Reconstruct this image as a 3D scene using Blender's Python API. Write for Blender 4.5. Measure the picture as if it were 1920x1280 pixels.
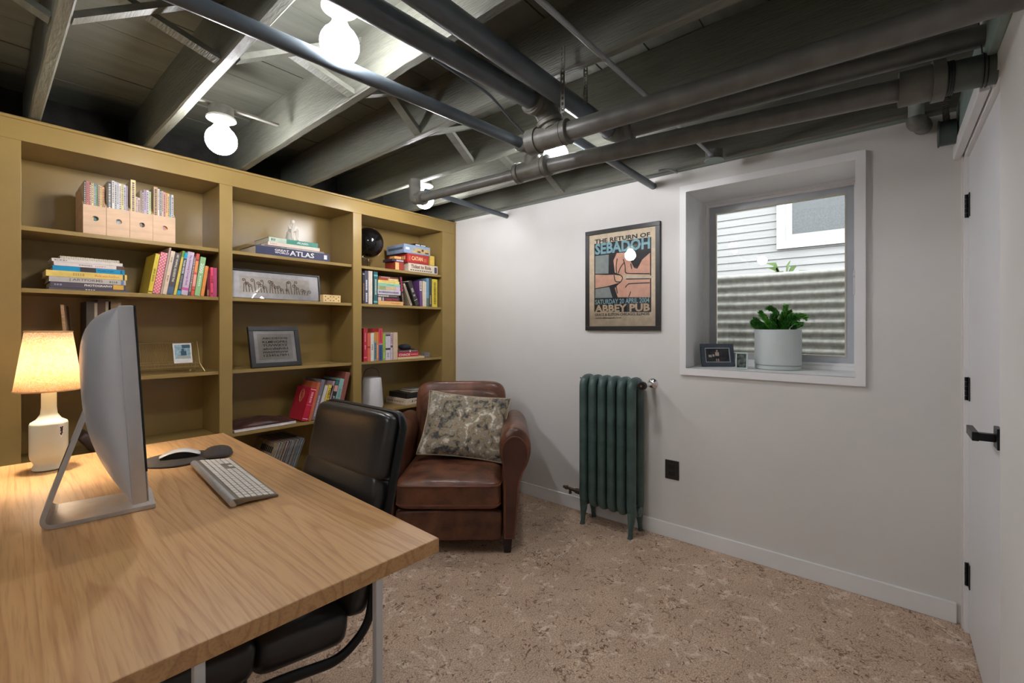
import bpy, bmesh, math, random
from mathutils import Vector, Matrix, noise as mnoise
R = math.radians
random.seed(7)
S = bpy.context.scene
C = S.collection
for o in list(bpy.data.objects): bpy.data.objects.remove(o, do_unlink=True)

# ------------------------------------------------------------ camera, world, light, exposure
F, CX, CY, TH, H = 845.1746, 960.0, 614.8395, 0.6971, 1.31      # focal length in px of a 1920 px frame, yaw, eye height
cT, sT = math.cos(TH), math.sin(TH)
cd = bpy.data.cameras.new('camera'); cam = bpy.data.objects.new('camera', cd); C.objects.link(cam)
cam.location = (0, 0, H); cam.rotation_euler = (R(90), 0, TH - R(90))
cd.sensor_fit = 'HORIZONTAL'; cd.sensor_width = 36.0; cd.lens = 36.0 * F / 1920.0
cd.shift_y = -(640.0 - CY) / 1920.0; cd.clip_start = 0.02; cd.clip_end = 100
S.camera = cam
S.view_settings.view_transform = 'Standard'; S.view_settings.look = 'None'
S.view_settings.gamma = 1.0; S.view_settings.use_curve_mapping = False
S.view_settings.exposure = 0.5
BULB_L = 84.0        # radiance of the globe bulbs
LAMP_W = 22.0         # desk lamp
SKY = 6.0
W = bpy.data.worlds.new('sky'); S.world = W; W.use_nodes = True
bg = W.node_tree.nodes['Background']; bg.inputs[0].default_value = (0.86, 0.93, 1.0, 1); bg.inputs[1].default_value = SKY
pl = bpy.data.lights.new('window_portal', 'AREA'); pl.shape = 'RECTANGLE'; pl.size = 1.05; pl.size_y = 1.2
po = bpy.data.objects.new('window_portal', pl); C.objects.link(po)
po.location = (3.34, 0.55, 1.62); po.rotation_euler = (R(90), 0, R(90)); pl.cycles.is_portal = True

XW, YB, YF = 2.8071, 3.0185, -0.2435      # window wall, bookcase face, door wall
def ray(u, v):
    a = (u - CX) / F; b = -(v - CY) / F
    return Vector((cT + a * sT, sT - a * cT, b))
def on_z(u, v, Z): d = ray(u, v); return Vector((0, 0, H)) + d * ((Z - H) / d.z)
def on_x(u, v, X): d = ray(u, v); return Vector((0, 0, H)) + d * (X / d.x)
def on_y(u, v, Y): d = ray(u, v); return Vector((0, 0, H)) + d * (Y / d.y)

# ------------------------------------------------------------ materials
def lin(c):
    return tuple(((x / 255.0) / 12.92 if x / 255.0 <= 0.04045 else ((x / 255.0 + 0.055) / 1.055) ** 2.4) for x in c)
MATS = {}
def M(name, rgb, rough=0.5, metal=0.0, var=0.12, scale=14.0, bump=0.0, bscale=60.0, spec=0.5, coat=0.0, stretch=(1, 1, 1), rgb2=None, alpha=None):
    if name in MATS: return MATS[name]
    m = bpy.data.materials.new(name); m.use_nodes = True; MATS[name] = m
    nt = m.node_tree; N = nt.nodes; L = nt.links; b = N['Principled BSDF']
    c = lin(rgb); c2 = lin(rgb2) if rgb2 else tuple(x * (1 - var * 1.6) for x in c)
    c1 = c if rgb2 else tuple(min(1, x * (1 + var)) for x in c)
    tc = N.new('ShaderNodeTexCoord'); mp = N.new('ShaderNodeMapping'); mp.inputs['Scale'].default_value = stretch
    L.new(tc.outputs['Object'], mp.inputs[0])
    n = N.new('ShaderNodeTexNoise'); n.inputs['Scale'].default_value = scale; n.inputs['Detail'].default_value = 5
    L.new(mp.outputs[0], n.inputs['Vector'])
    r = N.new('ShaderNodeValToRGB'); r.color_ramp.elements[0].position = 0.35; r.color_ramp.elements[1].position = 0.68
    r.color_ramp.elements[0].color = (*c2, 1); r.color_ramp.elements[1].color = (*c1, 1)
    L.new(n.outputs['Fac'], r.inputs[0]); L.new(r.outputs[0], b.inputs['Base Color'])
    b.inputs['Roughness'].default_value = rough; b.inputs['Metallic'].default_value = metal
    b.inputs['Specular IOR Level'].default_value = spec; b.inputs['Coat Weight'].default_value = coat
    if bump:
        n2 = N.new('ShaderNodeTexNoise'); n2.inputs['Scale'].default_value = bscale; n2.inputs['Detail'].default_value = 4
        L.new(mp.outputs[0], n2.inputs['Vector'])
        bp = N.new('ShaderNodeBump'); bp.inputs['Strength'].default_value = bump; bp.inputs['Distance'].default_value = 0.01
        L.new(n2.outputs['Fac'], bp.inputs['Height']); L.new(bp.outputs[0], b.inputs['Normal'])
    return m
def col(rgb, rough=0.5, var=0.07):      # printed / painted colour, cached by value
    return M('paint_%d_%d_%d_%d' % (*rgb, int(rough * 100)), rgb, rough, var=var, scale=30)
def emit(name, rgb, strength):
    m = bpy.data.materials.new(name); m.use_nodes = True; nt = m.node_tree; b = nt.nodes['Principled BSDF']
    b.inputs['Base Color'].default_value = (*lin(rgb), 1); b.inputs['Emission Color'].default_value = (*lin(rgb), 1)
    b.inputs['Emission Strength'].default_value = strength
    return m
def glass(name, tint=(1, 1, 1), refl=0.08, rough=0.0):
    m = bpy.data.materials.new(name); m.use_nodes = True; nt = m.node_tree; N = nt.nodes; L = nt.links
    N.remove(N['Principled BSDF']); out = N['Material Output']
    t = N.new('ShaderNodeBsdfTransparent'); t.inputs[0].default_value = (*tint, 1)
    g = N.new('ShaderNodeBsdfGlossy'); g.inputs['Roughness'].default_value = rough
    fr = N.new('ShaderNodeFresnel'); fr.inputs[0].default_value = 1.5
    mx = N.new('ShaderNodeMixShader'); L.new(fr.outputs[0], mx.inputs[0]); L.new(t.outputs[0], mx.inputs[1]); L.new(g.outputs[0], mx.inputs[2])
    L.new(mx.outputs[0], out.inputs[0])
    return m
def cork():
    m = bpy.data.materials.new('cork_floor'); m.use_nodes = True; nt = m.node_tree; N = nt.nodes; L = nt.links; b = N['Principled BSDF']
    tc = N.new('ShaderNodeTexCoord')
    def nz(sc, det, dist, off=0.0):
        mp = N.new('ShaderNodeMapping'); mp.inputs['Location'].default_value = (off, off * 0.7, 0); L.new(tc.outputs['Object'], mp.inputs[0])
        n = N.new('ShaderNodeTexNoise'); n.inputs['Scale'].default_value = sc; n.inputs['Detail'].default_value = det; n.inputs['Distortion'].default_value = dist
        L.new(mp.outputs[0], n.inputs['Vector']); return n.outputs['Fac']
    def ramp(src, pts):
        r = N.new('ShaderNodeValToRGB'); e = r.color_ramp.elements
        while len(e) < len(pts): e.new(0.5)
        for k, (p, c) in zip(e, pts): k.position = p; k.color = (*c, 1)
        L.new(src, r.inputs[0]); return r.outputs[0]
    def mix(f, a, c, mode='MIX'):
        x = N.new('ShaderNodeMix'); x.data_type = 'RGBA'; x.blend_type = mode
        if isinstance(f, float): x.inputs[0].default_value = f
        else: L.new(f, x.inputs[0])
        L.new(a, x.inputs[6])
        if isinstance(c, tuple): x.inputs[7].default_value = (*c, 1)
        else: L.new(c, x.inputs[7])
        return x.outputs[2]
    W_, K_ = (1, 1, 1), (0, 0, 0)
    base = ramp(nz(170, 3, 0.3), ((0.36, lin((172, 142, 116))), (0.62, lin((222, 196, 172)))))
    base = mix(0.5, base, ramp(nz(6, 3, 0.5), ((0.35, (0.80, 0.78, 0.76)), (0.65, (1.1, 1.08, 1.06)))), 'MULTIPLY')
    light = mix(0.9, ramp(nz(9, 3, 1.6, 3.1), ((0.58, K_), (0.64, (0.7, 0.7, 0.7)))), ramp(nz(60, 3, 0.5, 9), ((0.40, K_), (0.55, W_))), 'MULTIPLY')
    c = mix(light, base, lin((240, 222, 202)))
    line = ramp(nz(12, 2, 2.4, 5.3), ((0.480, K_), (0.495, W_), (0.505, W_), (0.520, K_)))
    msk = ramp(nz(22, 3, 0.6, 7.7), ((0.50, K_), (0.54, W_)))
    c = mix(mix(1.0, line, msk, 'MULTIPLY'), c, lin((96, 66, 46)))
    blot = mix(1.0, ramp(nz(30, 5, 1.8, 12.0), ((0.57, K_), (0.62, W_))), ramp(nz(5, 2, 0.4, 2.0), ((0.50, K_), (0.62, W_))), 'MULTIPLY')
    c = mix(blot, c, lin((120, 86, 62)))
    L.new(c, b.inputs['Base Color']); b.inputs['Roughness'].default_value = 0.45
    return m
def oak(name, dark, light, strip=0.23, rough=0.42):
    m = bpy.data.materials.new(name); m.use_nodes = True; nt = m.node_tree; N = nt.nodes; L = nt.links; b = N['Principled BSDF']
    tc = N.new('ShaderNodeTexCoord'); sx = N.new('ShaderNodeSeparateXYZ'); L.new(tc.outputs['Object'], sx.inputs[0])
    dv = N.new('ShaderNodeMath'); dv.operation = 'DIVIDE'; dv.inputs[1].default_value = strip; L.new(sx.outputs[0], dv.inputs[0])
    fl = N.new('ShaderNodeMath'); fl.operation = 'FLOOR'; L.new(dv.outputs[0], fl.inputs[0])
    wn = N.new('ShaderNodeTexWhiteNoise'); wn.noise_dimensions = '1D'; L.new(fl.outputs[0], wn.inputs['W'])
    of = N.new('ShaderNodeMath'); of.operation = 'MULTIPLY'; of.inputs[1].default_value = 9.0; L.new(wn.outputs['Value'], of.inputs[0])
    ad = N.new('ShaderNodeMath'); ad.operation = 'ADD'; L.new(sx.outputs[1], ad.inputs[0]); L.new(of.outputs[0], ad.inputs[1])
    cb = N.new('ShaderNodeCombineXYZ'); L.new(sx.outputs[0], cb.inputs[0]); L.new(ad.outputs[0], cb.inputs[1]); L.new(sx.outputs[2], cb.inputs[2])
    mp = N.new('ShaderNodeMapping'); mp.inputs['Scale'].default_value = (1.7, 0.10, 1.0); L.new(cb.outputs[0], mp.inputs[0])
    nz = N.new('ShaderNodeTexNoise'); nz.inputs['Scale'].default_value = 5.0; nz.inputs['Detail'].default_value = 1.5; L.new(mp.outputs[0], nz.inputs['Vector'])
    rg = N.new('ShaderNodeMath'); rg.operation = 'MULTIPLY'; rg.inputs[1].default_value = 11.0; L.new(nz.outputs['Fac'], rg.inputs[0])
    fr = N.new('ShaderNodeMath'); fr.operation = 'FRACT'; L.new(rg.outputs[0], fr.inputs[0])
    r1 = N.new('ShaderNodeValToRGB'); e = r1.color_ramp.elements
    e[0].position = 0.0; e[0].color = (*lin(dark), 1); e[1].position = 0.42; e[1].color = (*lin(light), 1)
    e2 = r1.color_ramp.elements.new(0.9); e2.color = (*lin(light), 1); e3 = r1.color_ramp.elements.new(1.0); e3.color = (*lin(dark), 1)
    L.new(fr.outputs[0], r1.inputs[0])
    mp2 = N.new('ShaderNodeMapping'); mp2.inputs['Scale'].default_value = (190, 7, 190); L.new(cb.outputs[0], mp2.inputs[0])
    n2 = N.new('ShaderNodeTexNoise'); n2.inputs['Scale'].default_value = 1.0; n2.inputs['Detail'].default_value = 3; L.new(mp2.outputs[0], n2.inputs['Vector'])
    r2 = N.new('ShaderNodeValToRGB'); e = r2.color_ramp.elements; e[0].position = 0.34; e[0].color = (0.72, 0.66, 0.6, 1); e[1].position = 0.52; e[1].color = (1, 1, 1, 1)
    L.new(n2.outputs['Fac'], r2.inputs[0])
    mx = N.new('ShaderNodeMix'); mx.data_type = 'RGBA'; mx.blend_type = 'MULTIPLY'; mx.inputs[0].default_value = 0.55
    L.new(r1.outputs[0], mx.inputs[6]); L.new(r2.outputs[0], mx.inputs[7])
    mr = N.new('ShaderNodeMapRange'); mr.inputs[3].default_value = 0.90; mr.inputs[4].default_value = 1.07; L.new(wn.outputs['Value'], mr.inputs[0])
    mx2 = N.new('ShaderNodeMix'); mx2.data_type = 'RGBA'; mx2.blend_type = 'MULTIPLY'; mx2.inputs[0].default_value = 1.0
    L.new(mx.outputs[2], mx2.inputs[6]); L.new(mr.outputs[0], mx2.inputs[7])
    L.new(mx2.outputs[2], b.inputs['Base Color']); b.inputs['Roughness'].default_value = rough
    return m
def tapestry():
    m = bpy.data.materials.new('tapestry'); m.use_nodes = True; nt = m.node_tree; N = nt.nodes; L = nt.links; b = N['Principled BSDF']
    tc = N.new('ShaderNodeTexCoord')
    n1 = N.new('ShaderNodeTexNoise'); n1.inputs['Scale'].default_value = 9; n1.inputs['Detail'].default_value = 8; n1.inputs['Distortion'].default_value = 1.6
    n2 = N.new('ShaderNodeTexNoise'); n2.inputs['Scale'].default_value = 3.2; n2.inputs['Detail'].default_value = 3
    n3 = N.new('ShaderNodeTexNoise'); n3.inputs['Scale'].default_value = 42; n3.inputs['Detail'].default_value = 3; n3.inputs['Distortion'].default_value = 1.0
    for n in (n1, n2, n3): L.new(tc.outputs['Object'], n.inputs['Vector'])
    ad = N.new('ShaderNodeMath'); ad.operation = 'MULTIPLY_ADD'; L.new(n3.outputs['Fac'], ad.inputs[0]); ad.inputs[1].default_value = 0.4; L.new(n1.outputs['Fac'], ad.inputs[2])
    r = N.new('ShaderNodeValToRGB'); e = r.color_ramp.elements
    e[0].position = 0.52; e[0].color = (*lin((70, 68, 66)), 1); e[1].position = 0.86; e[1].color = (*lin((228, 220, 206)), 1)
    for p, c in ((0.60, (112, 110, 104)), (0.67, (168, 150, 118)), (0.73, (140, 136, 132)), (0.79, (200, 190, 168))):
        x = r.color_ramp.elements.new(p); x.color = (*lin(c), 1)
    L.new(ad.outputs[0], r.inputs[0])
    r2 = N.new('ShaderNodeValToRGB'); e = r2.color_ramp.elements; e[0].position = 0.4; e[0].color = (0.62, 0.62, 0.6, 1); e[1].position = 0.62; e[1].color = (1.05, 1.0, 0.95, 1)
    L.new(n2.outputs['Fac'], r2.inputs[0])
    mx = N.new('ShaderNodeMix'); mx.data_type = 'RGBA'; mx.blend_type = 'MULTIPLY'; mx.inputs[0].default_value = 0.8
    L.new(r.outputs[0], mx.inputs[6]); L.new(r2.outputs[0], mx.inputs[7]); L.new(mx.outputs[2], b.inputs['Base Color']); b.inputs['Roughness'].default_value = 0.9
    return m
def shade_mat():
    m = bpy.data.materials.new('parchment_shade'); m.use_nodes = True; nt = m.node_tree; N = nt.nodes; L = nt.links
    N.remove(N['Principled BSDF']); out = N['Material Output']
    tc = N.new('ShaderNodeTexCoord'); n = N.new('ShaderNodeTexNoise'); n.inputs['Scale'].default_value = 150; n.inputs['Detail'].default_value = 4; n.inputs['Distortion'].default_value = 1.5
    L.new(tc.outputs['Object'], n.inputs['Vector'])
    r = N.new('ShaderNodeValToRGB'); e = r.color_ramp.elements; e[0].position = 0.35; e[0].color = (*lin((224, 192, 146)), 1); e[1].position = 0.6; e[1].color = (*lin((252, 242, 222)), 1)
    L.new(n.outputs['Fac'], r.inputs[0])
    d = N.new('ShaderNodeBsdfDiffuse'); t = N.new('ShaderNodeBsdfTranslucent'); mx = N.new('ShaderNodeMixShader'); mx.inputs[0].default_value = 0.55
    for s in (d, t): L.new(r.outputs[0], s.inputs[0])
    L.new(d.outputs[0], mx.inputs[1]); L.new(t.outputs[0], mx.inputs[2]); L.new(mx.outputs[0], out.inputs[0])
    return m
WALL = M('white_wall_paint', (222, 220, 216), 0.75, var=0.015, scale=3, bump=0.03, bscale=180)
TRIM = M('white_trim_paint', (238, 238, 238), 0.45, var=0.01, scale=5)
DOORM = M('white_door_paint', (228, 229, 232), 0.35, var=0.01, scale=3)
JOIST = M('sage_grey_joist_paint', (108, 109, 98), 0.5, var=0.10, scale=9, bump=0.35, bscale=38, stretch=(3, 0.5, 6))
BOARD = M('sage_grey_board_paint', (98, 100, 90), 0.6, var=0.12, scale=5, bump=0.15, bscale=30, stretch=(0.5, 3, 3))
TEAL = M('teal_grey_sill_paint', (140, 158, 152), 0.5, var=0.1, scale=8)
PIPE = M('painted_iron_pipe', (106, 105, 100), 0.36, var=0.12, scale=16, bump=0.06, bscale=120)
PIPE2 = M('painted_slate_pipe', (86, 95, 102), 0.34, var=0.1, scale=14, bump=0.03, bscale=120)
FIT = M('painted_fitting', (104, 102, 94), 0.45, var=0.14, scale=20, bump=0.15, bscale=60)
OLIVE = M('olive_bookcase_paint', (157, 131, 77), 0.27, var=0.05, scale=4, bump=0.02, bscale=70)
CORK = cork(); OAKM = oak('oak_desktop', (200, 150, 100), (217, 171, 118)); TAP = tapestry()
LEATH = M('brown_leather', (122, 77, 54), 0.33, var=0.3, scale=9, bump=0.3, bscale=24, rgb2=(72, 43, 31))
BLEATH = M('black_leather', (44, 42, 40), 0.31, var=0.15, scale=9, bump=0.06, bscale=70)
BLACKM = M('black_metal', (34, 35, 37), 0.35, metal=0.6, var=0.05)
ALU = M('brushed_aluminium', (200, 200, 200), 0.45, metal=0.6, var=0.04, scale=40)
ALUP = M('satin_silver_shell', (204, 206, 212), 0.3, metal=0.35, var=0.02)
WMET = M('white_powder_coat', (214, 214, 216), 0.4, var=0.03)
RADM = M('green_radiator_paint', (72, 94, 90), 0.36, var=0.18, scale=10, bump=0.12, bscale=70)
CHROME = M('chrome', (225, 225, 225), 0.1, metal=1.0, var=0.02)
BRASS = M('brass_wire', (214, 190, 140), 0.3, metal=0.9, var=0.05)
PAGE = M('book_pages', (226, 214, 190), 0.85, var=0.12, scale=90, stretch=(6, 1, 1))
PLY = M('birch_plywood', (222, 186, 150), 0.55, var=0.08, scale=6, stretch=(1, 1, 6))
PAPER = col((236, 234, 230), 0.6); BLACKF = M('black_frame', (38, 35, 34), 0.35, var=0.08)
GLASSM = glass('clear_pane'); CERAM = M('pale_green_ceramic', (208, 212, 196), 0.3, var=0.02)

# ------------------------------------------------------------ mesh helpers
class MB:
    def __init__(s): s.bm = bmesh.new()
    def box(s, x0, x1, y0, y1, z0, z1, bev=0.0, seg=2, mat=None):
        r = bmesh.ops.create_cube(s.bm, size=1.0)
        vs = r['verts']
        for v in vs:
            v.co = Vector(((x0 + x1) / 2 + v.co.x * (x1 - x0), (y0 + y1) / 2 + v.co.y * (y1 - y0), (z0 + z1) / 2 + v.co.z * (z1 - z0)))
        if bev:
            es = list({e for v in vs for e in v.link_edges})
            r2 = bmesh.ops.bevel(s.bm, geom=es, offset=bev, segments=seg, affect='EDGES', profile=0.5)
            vs = list({v for f in r2['faces'] for v in f.verts} | {v for v in vs if v.is_valid})
        if mat is not None:
            for v in vs: v.co = mat @ v.co
        return s
    def tube(s, pts, rad, n=14, closed=False, cap=True, flat=None, up=None):
        pts = [Vector(p) for p in pts]; k = len(pts)
        rads = rad if isinstance(rad, (list, tuple)) else [rad] * k
        tang = []
        for i in range(k):
            a = pts[i - 1] if (i or closed) else pts[0]
            b = pts[(i + 1) % k] if (i < k - 1 or closed) else pts[-1]
            t = (b - a); tang.append(t.normalized() if t.length > 1e-9 else Vector((0, 0, 1)))
        u = Vector(up) if up else (Vector((0, 0, 1)) if abs(tang[0].z) < 0.9 else Vector((1, 0, 0)))
        rings = []
        for i in range(k):
            t = tang[i]; u = (u - t * u.dot(t))
            if u.length < 1e-6: u = t.orthogonal()
            u.normalize(); w = t.cross(u)
            fx, fy = flat if flat else (1, 1)
            rings.append([s.bm.verts.new(pts[i] + (u * math.cos(a) * fx + w * math.sin(a) * fy) * rads[i]) for a in (2 * math.pi * j / n for j in range(n))])
        for i in range(k if closed else k - 1):
            A, B = rings[i], rings[(i + 1) % k]
            for j in range(n): s.bm.faces.new((A[j], A[(j + 1) % n], B[(j + 1) % n], B[j]))
        if cap and not closed:
            s.bm.faces.new(list(reversed(rings[0]))); s.bm.faces.new(rings[-1])
        return s
    def lathe(s, prof, c=(0, 0, 0), n=28, axis='z', cap=True):
        c = Vector(c); rings = []
        for r, h in prof:
            ring = []
            for j in range(n):
                a = 2 * math.pi * j / n; x, y = r * math.cos(a), r * math.sin(a)
                p = {'z': (x, y, h), 'x': (h, x, y), 'y': (x, h, -y)}[axis]
                ring.append(s.bm.verts.new(c + Vector(p)))
            rings.append(ring)
        for A, B in zip(rings, rings[1:]):
            for j in range(n): s.bm.faces.new((A[j], A[(j + 1) % n], B[(j + 1) % n], B[j]))
        if cap:
            s.bm.faces.new(list(reversed(rings[0]))); s.bm.faces.new(rings[-1])
        return s
    def sup(s, c, size, e1=0.3, e2=0.3, nu=28, nv=16, mat=None):      # superellipsoid cushion
        c = Vector(c); f = lambda w, e: math.copysign(abs(w) ** e, w)
        rows = []
        for i in range(nv + 1):
            b = -math.pi / 2 + math.pi * i / nv; row = []
            for j in range(nu):
                a = 2 * math.pi * j / nu
                p = Vector((size[0] / 2 * f(math.cos(b), e1) * f(math.cos(a), e2), size[1] / 2 * f(math.cos(b), e1) * f(math.sin(a), e2), size[2] / 2 * f(math.sin(b), e1)))
                p = c + p
                row.append(p if mat is None else mat @ p)
            rows.append(row)
        bot = s.bm.verts.new(sum(rows[0], Vector()) / nu); top = s.bm.verts.new(sum(rows[-1], Vector()) / nu)
        R_ = [[s.bm.verts.new(p) for p in r] for r in rows[1:-1]]
        for j in range(nu):
            s.bm.faces.new((bot, R_[0][(j + 1) % nu], R_[0][j])); s.bm.faces.new((top, R_[-1][j], R_[-1][(j + 1) % nu]))
        for A, B in zip(R_, R_[1:]):
            for j in range(nu): s.bm.faces.new((A[j], A[(j + 1) % nu], B[(j + 1) % nu], B[j]))
        return s
    def prism(s, poly, y0, y1):          # polygon given in (x,z), extruded along y
        A = [s.bm.verts.new((p[0], y0, p[1])) for p in poly]; B = [s.bm.verts.new((p[0], y1, p[1])) for p in poly]
        n = len(poly)
        s.bm.faces.new(A); s.bm.faces.new(list(reversed(B)))
        for j in range(n): s.bm.faces.new((A[(j + 1) % n], A[j], B[j], B[(j + 1) % n]))
        return s
    def loft(s, rings, cap=True, closed=True):
        RR = [[s.bm.verts.new(p) for p in r] for r in rings]; n = len(RR[0])
        for A, B in zip(RR, RR[1:]):
            for j in range(n if closed else n - 1): s.bm.faces.new((A[j], A[(j + 1) % n], B[(j + 1) % n], B[j]))
        if cap: s.bm.faces.new(list(reversed(RR[0]))); s.bm.faces.new(RR[-1])
        return s
    def build(s, name, mat, parent=None, smooth=False, loc=None, rot=None):
        bmesh.ops.recalc_face_normals(s.bm, faces=s.bm.faces)
        me = bpy.data.meshes.new(name); s.bm.to_mesh(me); s.bm.free()
        if smooth:
            for p in me.polygons: p.use_smooth = True
            try: me.set_sharp_from_angle(angle=R(40))
            except Exception: pass
        me.materials.append(mat)
        o = bpy.data.objects.new(name, me); C.objects.link(o); o.parent = parent
        if loc is not None: o.location = loc
        if rot is not None: o.rotation_euler = rot
        return o
def tag(o, label, cat, group=None):
    o['label'] = label; o['category'] = cat
    if group: o['group'] = group
    return o
def struct(o, label=None, cat=None):
    o['kind'] = 'structure'
    if label: o['label'] = label; o['category'] = cat
    return o
def thing(name, label, cat, loc=(0, 0, 0), rz=0.0, group=None, rot=None):
    o = bpy.data.objects.new(name, None); C.objects.link(o); o.empty_display_size = 0.05
    o.location = loc; o.rotation_euler = rot if rot is not None else (0, 0, rz)
    return tag(o, label, cat, group)
def fillet(pts, r, n=5, closed=False):
    pts = [Vector(p) for p in pts]; out = []; k = len(pts)
    for i in range(k):
        if not closed and i in (0, k - 1): out.append(pts[i]); continue
        a, p, b = pts[i - 1], pts[i], pts[(i + 1) % k]
        d1, d2 = a - p, b - p; q = min(r, d1.length * 0.45, d2.length * 0.45)
        A, B = p + d1.normalized() * q, p + d2.normalized() * q
        for j in range(n + 1):
            t = j / n; out.append(A * (1 - t) ** 2 + p * 2 * t * (1 - t) + B * t * t)
    return out
def text_mesh(txt, w=None, h=None, bold=0.0, res=2):
    cu = bpy.data.curves.new('t', 'FONT'); cu.body = txt; cu.size = 1.0; cu.offset = bold; cu.resolution_u = res; cu.align_x = 'CENTER'
    ob = bpy.data.objects.new('t', cu); C.objects.link(ob)
    bpy.context.view_layer.update()
    me = bpy.data.meshes.new_from_object(ob); bpy.data.objects.remove(ob); bpy.data.curves.remove(cu)
    xs = [v.co.x for v in me.vertices]; ys = [v.co.y for v in me.vertices]
    cx, cy = (min(xs) + max(xs)) / 2, (min(ys) + max(ys)) / 2; W_, H_ = max(xs) - min(xs), max(ys) - min(ys)
    sx = (w / W_) if w else None; sy = (h / H_) if h else None
    if sx is None: sx = sy
    if sy is None: sy = sx
    for v in me.vertices: v.co = ((v.co.x - cx) * sx, 0.0, (v.co.y - cy) * sy)      # in the xz plane, read from -y
    return me
def lettering(parent, txt, loc, w, h, mat, rot=(0, 0, 0), bold=0.0, name='lettering'):
    me = text_mesh(txt, w, h, bold); me.name = name; me.materials.append(mat)
    o = bpy.data.objects.new(name, me); C.objects.link(o); o.parent = parent; o.location = loc; o.rotation_euler = rot
    return o
def marks(parent, segs, y, mat, name='print_marks'):      # flat printed bars in the xz plane of the parent
    b = MB()
    for x0, x1, z0, z1 in segs: b.box(x0, x1, y - 0.0004, y + 0.0002, z0, z1)
    return b.build(name, mat, parent)
ORD = ['first', 'second', 'third', 'fourth', 'fifth', 'sixth', 'seventh', 'eighth', 'ninth', 'tenth', 'eleventh', 'twelfth', 'thirteenth', 'fourteenth', 'fifteenth', 'sixteenth', 'seventeenth', 'eighteenth', 'nineteenth', 'twentieth', 'twenty-first', 'twenty-second', 'twenty-third', 'twenty-fourth', 'twenty-fifth', 'twenty-sixth']

# ------------------------------------------------------------ room shell
XL, YBK, ZJ, ZC = -1.5, 3.40, 2.272, 2.51
struct(MB().box(XL - 0.1, 3.3, YF - 0.2, YBK + 0.1, -0.06, 0.0).build('floor', CORK), 'brown mottled cork floor under the desk and armchair', 'floor')
b = MB()
b.box(XW, 3.29, 0.983, YBK + 0.1, 0, 2.275); b.box(XW, 3.29, YF - 0.2, 0.096, 0, 2.275)
b.box(XW, 3.29, 0.096, 0.983, 0, 1.032); b.box(XW, 3.29, 0.096, 0.983, 2.172, 2.275); b.box(XW + 0.03, 3.29, YF - 0.2, YBK + 0.1, 2.275, ZC + 0.04)
struct(b.build('wall_right', WALL), 'white painted wall with the deep-set window, poster and radiator', 'wall')
struct(MB().box(XL - 0.1, 3.29, YBK, YBK + 0.1, 0, ZC + 0.04).build('wall_back', M('shade_dark_rough_wall', (40, 39, 35), 0.9, var=0.3, scale=12, bump=0.5, bscale=20)), 'unfinished wall behind and above the bookcase, coloured near black for the unlit gap', 'wall')  # near-black wall colour stands in for the darkness of the unlit gap
struct(MB().box(XL - 0.1, XL, YF - 0.2, YBK, 0, ZC + 0.04).build('wall_left', WALL), 'white wall out of view on the far side of the desk', 'wall')
b = MB(); b.box(XL, 1.888, YF - 0.12, YF, 0, ZC + 0.04); b.box(1.888, 2.77, YF - 0.12, YF, 2.07, ZC + 0.04); b.box(2.77, XW, YF - 0.12, YF, 0, ZC + 0.04)
struct(b.build('wall_front', WALL), 'white wall strip around the open-edged white door', 'wall')
struct(MB().box(1.6, 3.0, YF - 0.2, YF - 0.14, 0, 2.3).build('wall_behind_door', WALL), 'plain wall closing the doorway behind the white door', 'wall')

cl = MB().box(XL - 0.1, 3.29, YF - 0.2, YBK + 0.1, ZC + 0.03, ZC + 0.08).build('ceiling', BOARD); struct(cl, 'underside of the floor above, sage-grey painted boards between joists', 'ceiling')
y = YF - 0.1; k = 0; me = None
while y < YBK:
    o = MB().box(XL, XW + 0.03, 0.003, 0.225, 0, 0.028).build('board', BOARD, cl, loc=(0, y, ZC + random.uniform(0, 0.005))) if me is None else bpy.data.objects.new('board', me)
    if me is None: me = o.data
    else: C.objects.link(o); o.parent = cl; o.location = (0, y, ZC + random.uniform(0, 0.005))
    y += 0.228
# joists
JX = [(-1.11, -1.11), (-0.69, -0.69), (-0.268, -0.268), (0.150, 0.160), (0.566, 0.578), (1.000, 1.034), (1.420, 1.434), (1.872, 1.872), (2.302, 2.302), (2.715, 2.715)]
JL = ['sage-grey ceiling joist far left, out past the left edge of the photo', 'sage-grey ceiling joist second of those past the left edge of the photo', 'sage-grey ceiling joist just past the left edge of the photo',
      'leftmost ceiling joist in view, over the left end of the bookcase', 'ceiling joist just left of the globe bulb nearest the bookcase', 'pale brightly lit joist between the two left globe bulbs and the slate pipes',
      'dark joist crossed by the perforated strap hangers', 'dark joist beside the small globe bulb over the bookcase corner', 'joist above the three big parallel pipes', 'joist running tight along the top of the window wall']
joists = []
for (xa, xb), lab in zip(JX, JL):
    b = MB(); n = 24; rings = []
    for i in range(n + 1):
        yy = YF - 0.1 + (YBK - YF + 0.1) * i / n; t = (yy - 1.0) / 2.0; x0 = xa + (xb - xa) * t
        e = random.uniform(-0.003, 0.003); g = random.uniform(-0.002, 0.002); w = 0.042
        rings.append([Vector(p) for p in ((x0 + g, yy, ZC - 0.001), (x0 + g, yy, ZJ + 0.006 + e), (x0 + 0.006, yy, ZJ + e), (x0 + w - 0.006, yy, ZJ + e * 0.5), (x0 + w, yy, ZJ + 0.006 + e), (x0 + w, yy, ZC - 0.001))])
    b.loft(rings); o = b.build('ceiling_joist', JOIST); tag(o, lab, 'joist', 'ceiling joists'); joists.append((xa, xb))
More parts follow.
